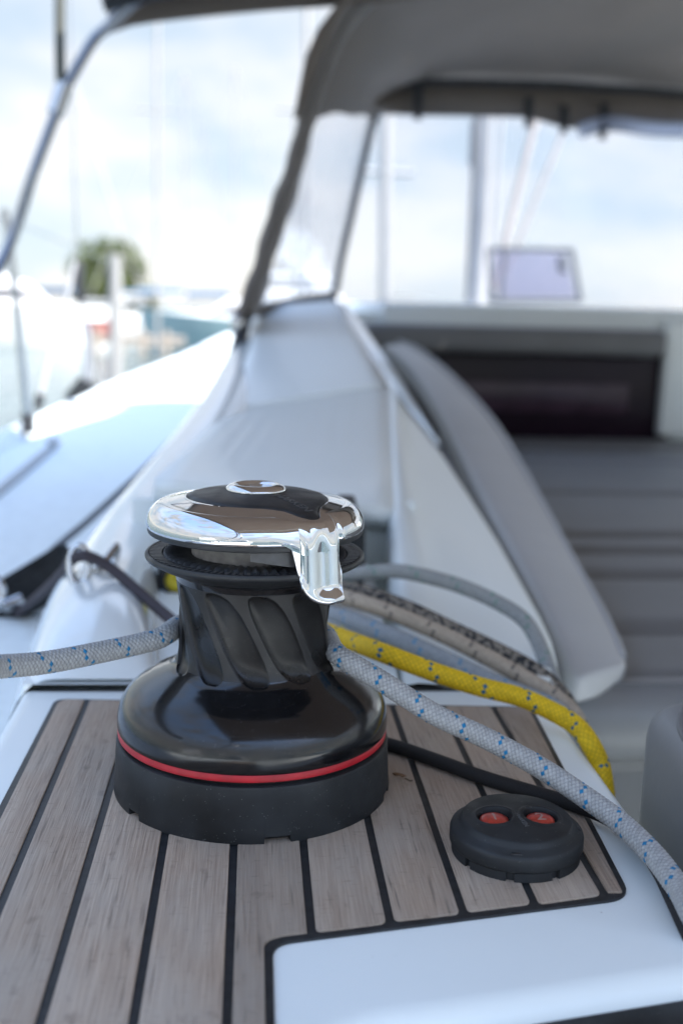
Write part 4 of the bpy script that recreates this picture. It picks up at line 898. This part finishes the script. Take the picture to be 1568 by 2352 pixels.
tube('starboard_leg', mleg, 0.0135, steel, bi, seg=60)
pst = at(140, 205, BY - 0.065)
tube('upright_tube', [pst, at(138, 100, BY - 0.065), at(138, -60, BY - 0.065), at(139, -400, BY - 0.065)], 0.0125, mat('dark_tube', (0.12, 0.125, 0.11), 0.45, metal=0.5), bi)
tube('tube_joint', [at(128, 262, BY - 0.075), at(150, 195, BY - 0.065)], 0.021, steel, bi)
for yy_ in (-0.75, -1.0):
    tube('rear_hoop', [np.array([p[0], yy_, p[2] + 0.09]) for p in full[::4]], 0.0125, steel, bi)
    for sx in (-1, 1):
        a = full[0] if sx < 0 else full[-1]
        tube('rear_leg', [np.array([a[0], yy_, a[2] + 0.09]), np.array([a[0] - 0.12 * -sx * -1, yy_ + 0.1, 0.4]), np.array([(-0.70 if sx < 0 else 3.3), yy_ + 0.2, -0.11])], 0.0125, steel, bi)

# ------------------------------------------------------------------ deck gear on the left
st = empty('stanchion', tuple(at(66, 985, 2.9)), 'leaning steel guard rail stanchion at the deck edge', 'stanchion')
tube('post', [at(66, 990, 2.9), at(52, 840, 2.9), at(38, 700, 2.9), at(22, 560, 2.9), at(10, 480, 2.9)], 0.0125, steel, st)
tube('socket', [at(66, 995, 2.9), at(65, 950, 2.9)], 0.022, hem, st)
st2 = tag(tube('guard_wire', [at(-60, 545, 2.4), at(10, 500, 2.9), at(60, 520, 4.2), at(250, 600, 7.5)], 0.004, steel), 'thin steel guard wire running forward from the stanchion', 'wire')
rg = tag(tube('lashing_line', [at(90, 935, 3.1), at(110, 830, 3.1), at(150, 700, 3.1), at(172, 600, 3.1)], 0.008, mat('pale_line', (0.5, 0.5, 0.5), 0.8)), 'pale slack line rising from the deck beside the stanchion', 'rope')
tube('shackle', [at(86, 940, 3.1), at(95, 905, 3.1)], 0.016, hem, rg)
sb = empty('jib_block', tuple(at(185, 905, 3.6)), 'black stand up block on the sunlit deck edge', 'block')
slab('cheek', [(140, 918), (165, 885), (185, 862), (205, 872), (212, 896), (190, 908), (160, 922)], 3.6, 0.07, blackpl, sb, 0.01)
tube('riser', [at(200, 875, 3.62), at(203, 800, 3.62), at(196, 740, 3.62)], 0.014, mat('grey_line', (0.25, 0.26, 0.28), 0.7), sb)
tube('shroud_cover', [at(198, 745, 3.62), at(186, 690, 3.62), at(178, 640, 3.62), at(176, 596, 3.62)], [0.012] * 8 + [0.022] * 16 + [0.03] * 16, hem, sb) if False else None
sh = tag(tube('furled_flag', [at(186, 700, 3.62), at(182, 650, 3.62), at(178, 600, 3.62)], np.r_[np.linspace(0.012, 0.024, 24), np.linspace(0.024, 0.02, 6)], hem, seg=30), 'small dark furled flag hanging on a stay before the tree', 'flag')
tag(tube('flag_stay', [at(150, -300, 3.62), at(180, 600, 3.62), at(196, 742, 3.62), at(203, 800, 3.62)], 0.003, steel), 'thin stay carrying the dark furled flag', 'wire')
cl = empty('deck_cleat', tuple(at(122, 1015, 2.6)), 'small grey cleat on the inner face of the toe rail', 'cleat')
tube('horn', [at(108, 1016, 2.6), at(122, 1010, 2.6), at(138, 1020, 2.6)], 0.010, steel, cl)
tube('foot', [at(122, 1012, 2.6), at(122, 1028, 2.6)], 0.012, steel, cl)

# ------------------------------------------------------------------ mast, lines and hatch forward
ms = empty('mast', tuple(at(1088, 690, 5.2)), 'pale alloy mast with cables seen through the spray hood window', 'mast')
tube('spar', [at(1092, 700, 5.2), at(1112, 150, 5.2), at(1130, -900, 5.2)], 0.055, mastm, ms)
tube('cable', [at(1072, 690, 5.1), at(1092, 280, 5.1), at(1100, -200, 5.1)], 0.010, hem, ms)
tube('cable', [at(1120, 690, 5.1), at(1150, 280, 5.1), at(1170, -200, 5.1)], 0.012, mastm, ms)
box('fitting', at(1086, 330, 5.1), (0.03, 0.03, 0.22), hem, ms, bevel=0.008)
for i, (a, b, lbl, rr) in enumerate((((1225, 290), (1132, 660), 'grey rope slanting down to the foot of the mast', 0.018), ((1285, 320), (1145, 665), 'thin tan rope slanting past the raised hatch', 0.010))):
    tag(tube('mast_rope', [at(*b, 4.9), at((a[0] + b[0]) / 2, (a[1] + b[1]) / 2, 4.8), at(*a, 4.7), at(a[0] * 2 - b[0], a[1] * 2 - b[1], 4.6)], rr, mat('mast_rope_m', (0.42, 0.36, 0.32), 0.8, noise=(60, 0.2))), lbl, 'rope')
ht = empty('deck_hatch', tuple(at(1230, 690, 4.6)), 'raised deck hatch with lavender tinted acrylic on the cabin roof', 'hatch')
H = [at(1128, 690, 4.6), at(1332, 690, 4.6), at(1312, 575, 4.75), at(1122, 572, 4.75)]
lid = [lerp(H[0], H[1], .06) + [0, 0, .02], lerp(H[0], H[1], .94) + [0, 0, .02], lerp(H[3], H[2], .94) - [0, 0, .015], lerp(H[3], H[2], .06) - [0, 0, .015]]
solid(mk('pane_or_reflection', lid, [(0, 1, 2, 3)], lav, ht, smooth=False), 0.008)
tube('frame', [H[0], H[3]], 0.014, hem, ht); tube('frame', [H[1], H[2]], 0.014, hem, ht); tube('frame', [H[3], H[2]], 0.012, hem, ht); tube('frame', [H[0], H[1]], 0.012, hem, ht)
tube('latch', [at(1288, 590, 4.7), at(1292, 625, 4.68)], 0.02, hem, ht); tube('stay_arm', [at(1160, 585, 4.74), at(1150, 688, 4.5)], 0.01, hem, ht)
rw = empty('roof_winch', tuple(at(1400, 690, 3.6)), 'low white instrument pod on the edge of the cabin roof', 'pod')
loft('pod', [[at(880, 690, 3.2), at(880, 680, 3.2), at(930, 678, 3.2), at(1000, 690, 3.2)], [at(885, 689, 3.5), at(885, 682, 3.5), at(930, 680, 3.5), at(1000, 689, 3.5)]], whitep, rw)

# ------------------------------------------------------------------ marina behind
def yacht(x, y, L, W_, H_, label, hullm, rz=0.0, flip=1):
    e = empty('motor_yacht', (x, y, WZ), label, 'boat', 'motor yachts moored in the marina')
    cs, sn = math.cos(rz), math.sin(rz)
    def tf(p): return (x + p[0] * cs - p[1] * sn, y + p[0] * sn + p[1] * cs, WZ + p[2])
    secs = []
    for k in range(11):
        t = k / 10; xx = (t - 0.5) * L * flip; wv = W_ / 2 * (1 - max(0, (t - 0.55) / 0.45) ** 2.2) + 0.02; sh = H_ * (0.36 + 0.16 * t * t)
        secs.append([tf((xx + 0.06 * L * t * flip * max(0, t - .5), -wv, sh)), tf((xx, -wv * 0.88, sh * 0.45)), tf((xx * 0.98, -wv * 0.6, -0.25)), tf((xx * 0.98, wv * 0.6, -0.25)), tf((xx, wv * 0.88, sh * 0.45)), tf((xx + 0.06 * L * t * flip * max(0, t - .5), wv, sh))])
    loft('hull', secs, hullm, e, close=True, caps=True, angle=40)
    def blk(n, x0, x1, z0, z1, wf, rake, m):
        h = W_ * wf / 2; P = [(x0, -h, z0), (x1, -h, z0), (x1, h, z0), (x0, h, z0), (x0 + rake * 0.4, -h * .86, z1), (x1 - rake, -h * .86, z1), (x1 - rake, h * .86, z1), (x0 + rake * 0.4, h * .86, z1)]
        P = [tf((p[0] * flip, p[1], p[2])) for p in P]
        return boxpts(n, P, m, e, bevel=0.06)
    blk('cabin', -0.38 * L, 0.26 * L, H_ * 0.36, H_ * 0.66, 0.82, 0.12 * L, whitep)
    blk('window_band', -0.33 * L, 0.20 * L, H_ * 0.50, H_ * 0.60, 0.835, 0.07 * L, darkwin)
    blk('flybridge', -0.36 * L, 0.08 * L, H_ * 0.66, H_ * 0.80, 0.78, 0.07 * L, whitep)
    blk('hard_top', -0.30 * L, 0.02 * L, H_ * 0.95, H_ * 1.0, 0.70, 0.03 * L, whitep)
    for sx in (-0.27, -0.03):
        for sy in (-1, 1): tube('support', [tf((sx * L * flip, sy * W_ * .26, H_ * .78)), tf((sx * L * flip * .96, sy * W_ * .24, H_ * .96))], 0.05, whitep, e)
    tube('radar_mast', [tf((-0.2 * L * flip, 0, H_)), tf((-0.22 * L * flip, 0, H_ * 1.15))], 0.09, whitep, e)
    return e
def px2(px, py, d): return at(px, py, d)
p_ = px2(70, 790, 42); yacht(p_[0] - 1.6, 43, 9.5, 3.2, 3.6, 'large white motor yacht moored left of the tree', whitep, 0.1, 1)
p_ = px2(470, 800, 40); yacht(p_[0] + 2.0, 41.5, 8.6, 3.0, 2.9, 'white motor yacht with teal hull moored right of the pontoon', tealp, -0.05, -1)
# boats astern and abeam, seen in the chrome
yacht(-16, -14, 12, 3.8, 4.8, 'white motor yacht moored astern off the port quarter', whitep, 1.2, 1)
yacht(-7, -26, 11, 3.6, 4.2, 'white motor yacht moored far astern with bow turned away', whitep, 0.3, -1)
yacht(12, -24, 12, 3.8, 4.4, 'white motor yacht moored astern off the starboard quarter', whitep, -0.4, 1)
def sailing_yacht(x, y, L, label, hullm, rz, mh):
    e = empty('sailing_yacht', (x, y, WZ), label, 'boat', 'sailing yachts moored in the marina'); cs, sn = math.cos(rz), math.sin(rz)
    def tf(p): return (x + p[0] * cs - p[1] * sn, y + p[0] * sn + p[1] * cs, WZ + p[2])
    secs = []
    for k in range(11):
        t = k / 10; xx = (t - 0.5) * L; wv = L * 0.15 * math.sin(PI * (0.18 + 0.82 * t)) ** 0.7 + 0.03; sh = 0.95 + 0.25 * t * t
        secs.append([tf((xx, -wv, sh)), tf((xx, -wv * 0.9, 0.4)), tf((xx * 0.95, -wv * 0.5, -0.3)), tf((xx * 0.95, wv * 0.5, -0.3)), tf((xx, wv * 0.9, 0.4)), tf((xx, wv, sh))])
    loft('hull', secs, hullm, e, close=True, caps=True, angle=40)
    boxpts('coachroof', [tf(p) for p in ((-.1 * L, -.08 * L, .95), (.25 * L, -.06 * L, 1.0), (.25 * L, .06 * L, 1.0), (-.1 * L, .08 * L, .95), (-.1 * L, -.07 * L, 1.4), (.2 * L, -.05 * L, 1.3), (.2 * L, .05 * L, 1.3), (-.1 * L, .07 * L, 1.4))], whitep, e, bevel=0.05)
    tube('mast', [tf((.08 * L, 0, 1)), tf((.07 * L, 0, mh))], 0.045, mastm, e); tube('boom', [tf((.07 * L, 0, 2.1)), tf((-.32 * L, 0, 2.0))], 0.06, mastm, e)
    tube('sail_cover', [tf((.05 * L, 0, 2.3)), tf((-.12 * L, 0, 2.25)), tf((-.3 * L, 0, 2.12))], [0.16] * 20 + [0.09] * 10, mat('sail_cover', (0.10, 0.16, 0.24), 0.8), e, seg=30)
    tube('forestay', [tf((.49 * L, 0, 1.2)), tf((.07 * L, 0, mh))], 0.03, mastm, e); tube('backstay', [tf((-.49 * L, 0, 1.0)), tf((.07 * L, 0, mh))], 0.02, mastm, e)
    return e
for px_, d_, L_, rz_, mh_, hm_, lb_ in ((395, 52, 9.0, 0.5, 12, whitep, 'white sailing yacht moored behind the pontoon right of the tree'), (150, 60, 10, -0.4, 13, whitep, 'white sailing yacht moored between the motor yacht and the tree'), (505, 58, 10, 0.2, 13.5, whitep, 'white sailing yacht moored beside the spray hood base')):
    q_ = at(px_, 700, d_); sailing_yacht(q_[0], q_[1], L_, lb_, hm_, rz_, mh_)
# pontoon with piles
po = empty('pontoon', (0, 39, WZ), 'low timber pontoon on piles in front of the tree', 'pontoon')
a, b = px2(205, 800, 38), px2(420, 800, 38)
nb = 14
for i in range(nb):
    t0 = i / nb; xx = a[0] + (b[0] - a[0]) * (i + 0.5) / nb
    box('plank', (xx, 38.6, WZ + 0.52), ((b[0] - a[0]) / nb - 0.03, 1.5, 0.06), timber, po)
box('beam', ((a[0] + b[0]) / 2, 37.95, WZ + 0.38), (b[0] - a[0], 0.12, 0.2), timber, po); box('beam', ((a[0] + b[0]) / 2, 39.2, WZ + 0.38), (b[0] - a[0], 0.12, 0.2), timber, po)
for i in range(4): tube('pile', [(a[0] + (b[0] - a[0]) * (i + 0.3) / 4, 38.0, WZ - 0.8), (a[0] + (b[0] - a[0]) * (i + 0.3) / 4, 38.0, WZ + 0.75)], 0.13, timber, po)
c = px2(240, 762, 38.6)
rb = empty('dock_box', (c[0], 38.6, WZ + 0.55), 'red covered locker standing on the pontoon', 'locker')
box('box', (c[0], 38.6, WZ + 0.78), (0.9, 0.6, 0.45), redp, rb, bevel=0.05); box('lid', (c[0], 38.6, WZ + 1.04), (0.98, 0.68, 0.08), redp, rb, bevel=0.03)
c = px2(212, 735, 38.8)
bu = empty('mooring_buoy', (c[0], 38.9, WZ + 0.55), 'round white fender buoy hung above the pontoon', 'buoy')
bm = bmesh.new(); bmesh.ops.create_uvsphere(bm, u_segments=20, v_segments=12, radius=0.42); me = bpy.data.meshes.new('float')
for v in bm.verts: v.co = Vector((c[0], 38.9, c[2] - 0.1)) + v.co
bm.to_mesh(me); bm.free(); link('float', me, whitep, bu); tube('stem', [(c[0], 38.9, WZ + 0.5), (c[0], 38.9, c[2])], 0.09, timber, bu)
# distant masts of other boats
def far_mast(px, py0, py1, d, r, label):
    e = empty('yacht_mast', tuple(at(px, py0, d)), label, 'mast', 'masts of yachts in the marina')
    q0, q1 = at(px, py0, d), at(px, py1, d); q0 = np.array([q0[0], q0[1], WZ + 0.0])
    tube('spar', [q0, q1], r, mastm, e); m_ = lerp(q0, q1, 0.62); tube('spreader', [m_ - [0.7, 0, 0], m_ + [0.7, 0, 0]], r * 0.5, mastm, e)
    return e
far_mast(265, 800, 585, 24, 0.14, 'thick pale mast standing before the tree on the shore')
far_mast(362, 790, -120, 34, 0.06, 'tall faint mast right of the tree')
far_mast(888, 690, 100, 30, 0.16, 'pale mast seen through the spray hood front window')
far_mast(706, 690, -150, 26, 0.07, 'thin dark mast seen between bimini and spray hood')
far_mast(682, 690, 250, 30, 0.06, 'thin mast seen through the side window of the spray hood')
# shore with the tree
sh_ = [(-60, 78), (-40, 74), (-20, 77), (-8, 75), (2, 80), (-4, 130), (-70, 130)]
tag(prism('shore', sh_, WZ - 0.5, WZ + 0.7, shorem, bevel=0.3), kind='structure')
def tree(name, base, ht, wd, label, seed):
    rng = np.random.RandomState(seed); e = empty(name, tuple(base), label, 'tree', 'trees on the shore')
    tube('trunk', [base, base + [0.15, 0, ht * 0.35], base + [-0.1, 0.1, ht * 0.75]], np.linspace(0.26, 0.07, 30), barkm, e, seg=30)
    for i in range(6):
        a_ = rng.rand() * 2 * PI; z0 = ht * (0.3 + 0.08 * i); r_ = wd * 0.4
        tube('limb', [base + [0, 0, z0], base + [r_ * 0.5 * math.cos(a_), r_ * 0.5 * math.sin(a_), z0 + ht * 0.12], base + [r_ * math.cos(a_), r_ * math.sin(a_), z0 + ht * 0.2]], np.linspace(0.1, 0.03, 24), barkm, e, n=8, seg=24)
    V, F = [], []
    cl_ = []
    for i in range(80):
        z = rng.rand(); rad = wd / 2 * (0.55 + 0.5 * math.sin(PI * min(1, z * 0.9 + 0.12))) * (0.35 + 0.65 * rng.rand() ** 0.5); a_ = rng.rand() * 2 * PI
        cl_.append((base + np.array([rad * math.cos(a_), rad * math.sin(a_), ht * (0.22 + 0.76 * z) * (1 - 0.12 * rad / wd)]), wd * (0.10 + 0.09 * rng.rand())))
    for c_, r_ in cl_:
        for k in range(190):
            d_ = rng.normal(size=3); d_ /= np.linalg.norm(d_); p0 = c_ + d_ * r_ * (rng.rand() ** 0.4); u_ = rng.normal(size=3); u_ /= np.linalg.norm(u_); v_ = np.cross(u_, d_); v_ /= np.linalg.norm(v_) + 1e-9
            s_ = 0.10 + 0.08 * rng.rand(); k0 = len(V); V += [p0 - u_ * s_, p0 + v_ * s_ * 0.5, p0 + u_ * s_, p0 - v_ * s_ * 0.5]; F.append((k0, k0 + 1, k0 + 2, k0 + 3))
    fastmesh('crown', V, F, leafm, e)
def gnd(px, d): q = at(px, 700, d); return np.array([q[0], q[1], WZ + 0.68])
tree('broadleaf_tree', gnd(250, 84), 5.4, 5.4, 'tall olive green tree on the shore behind the pontoon', 3)
tree('shrub_tree', gnd(318, 88), 2.3, 3.0, 'low bushy tree on the shore beside the taller tree', 5)
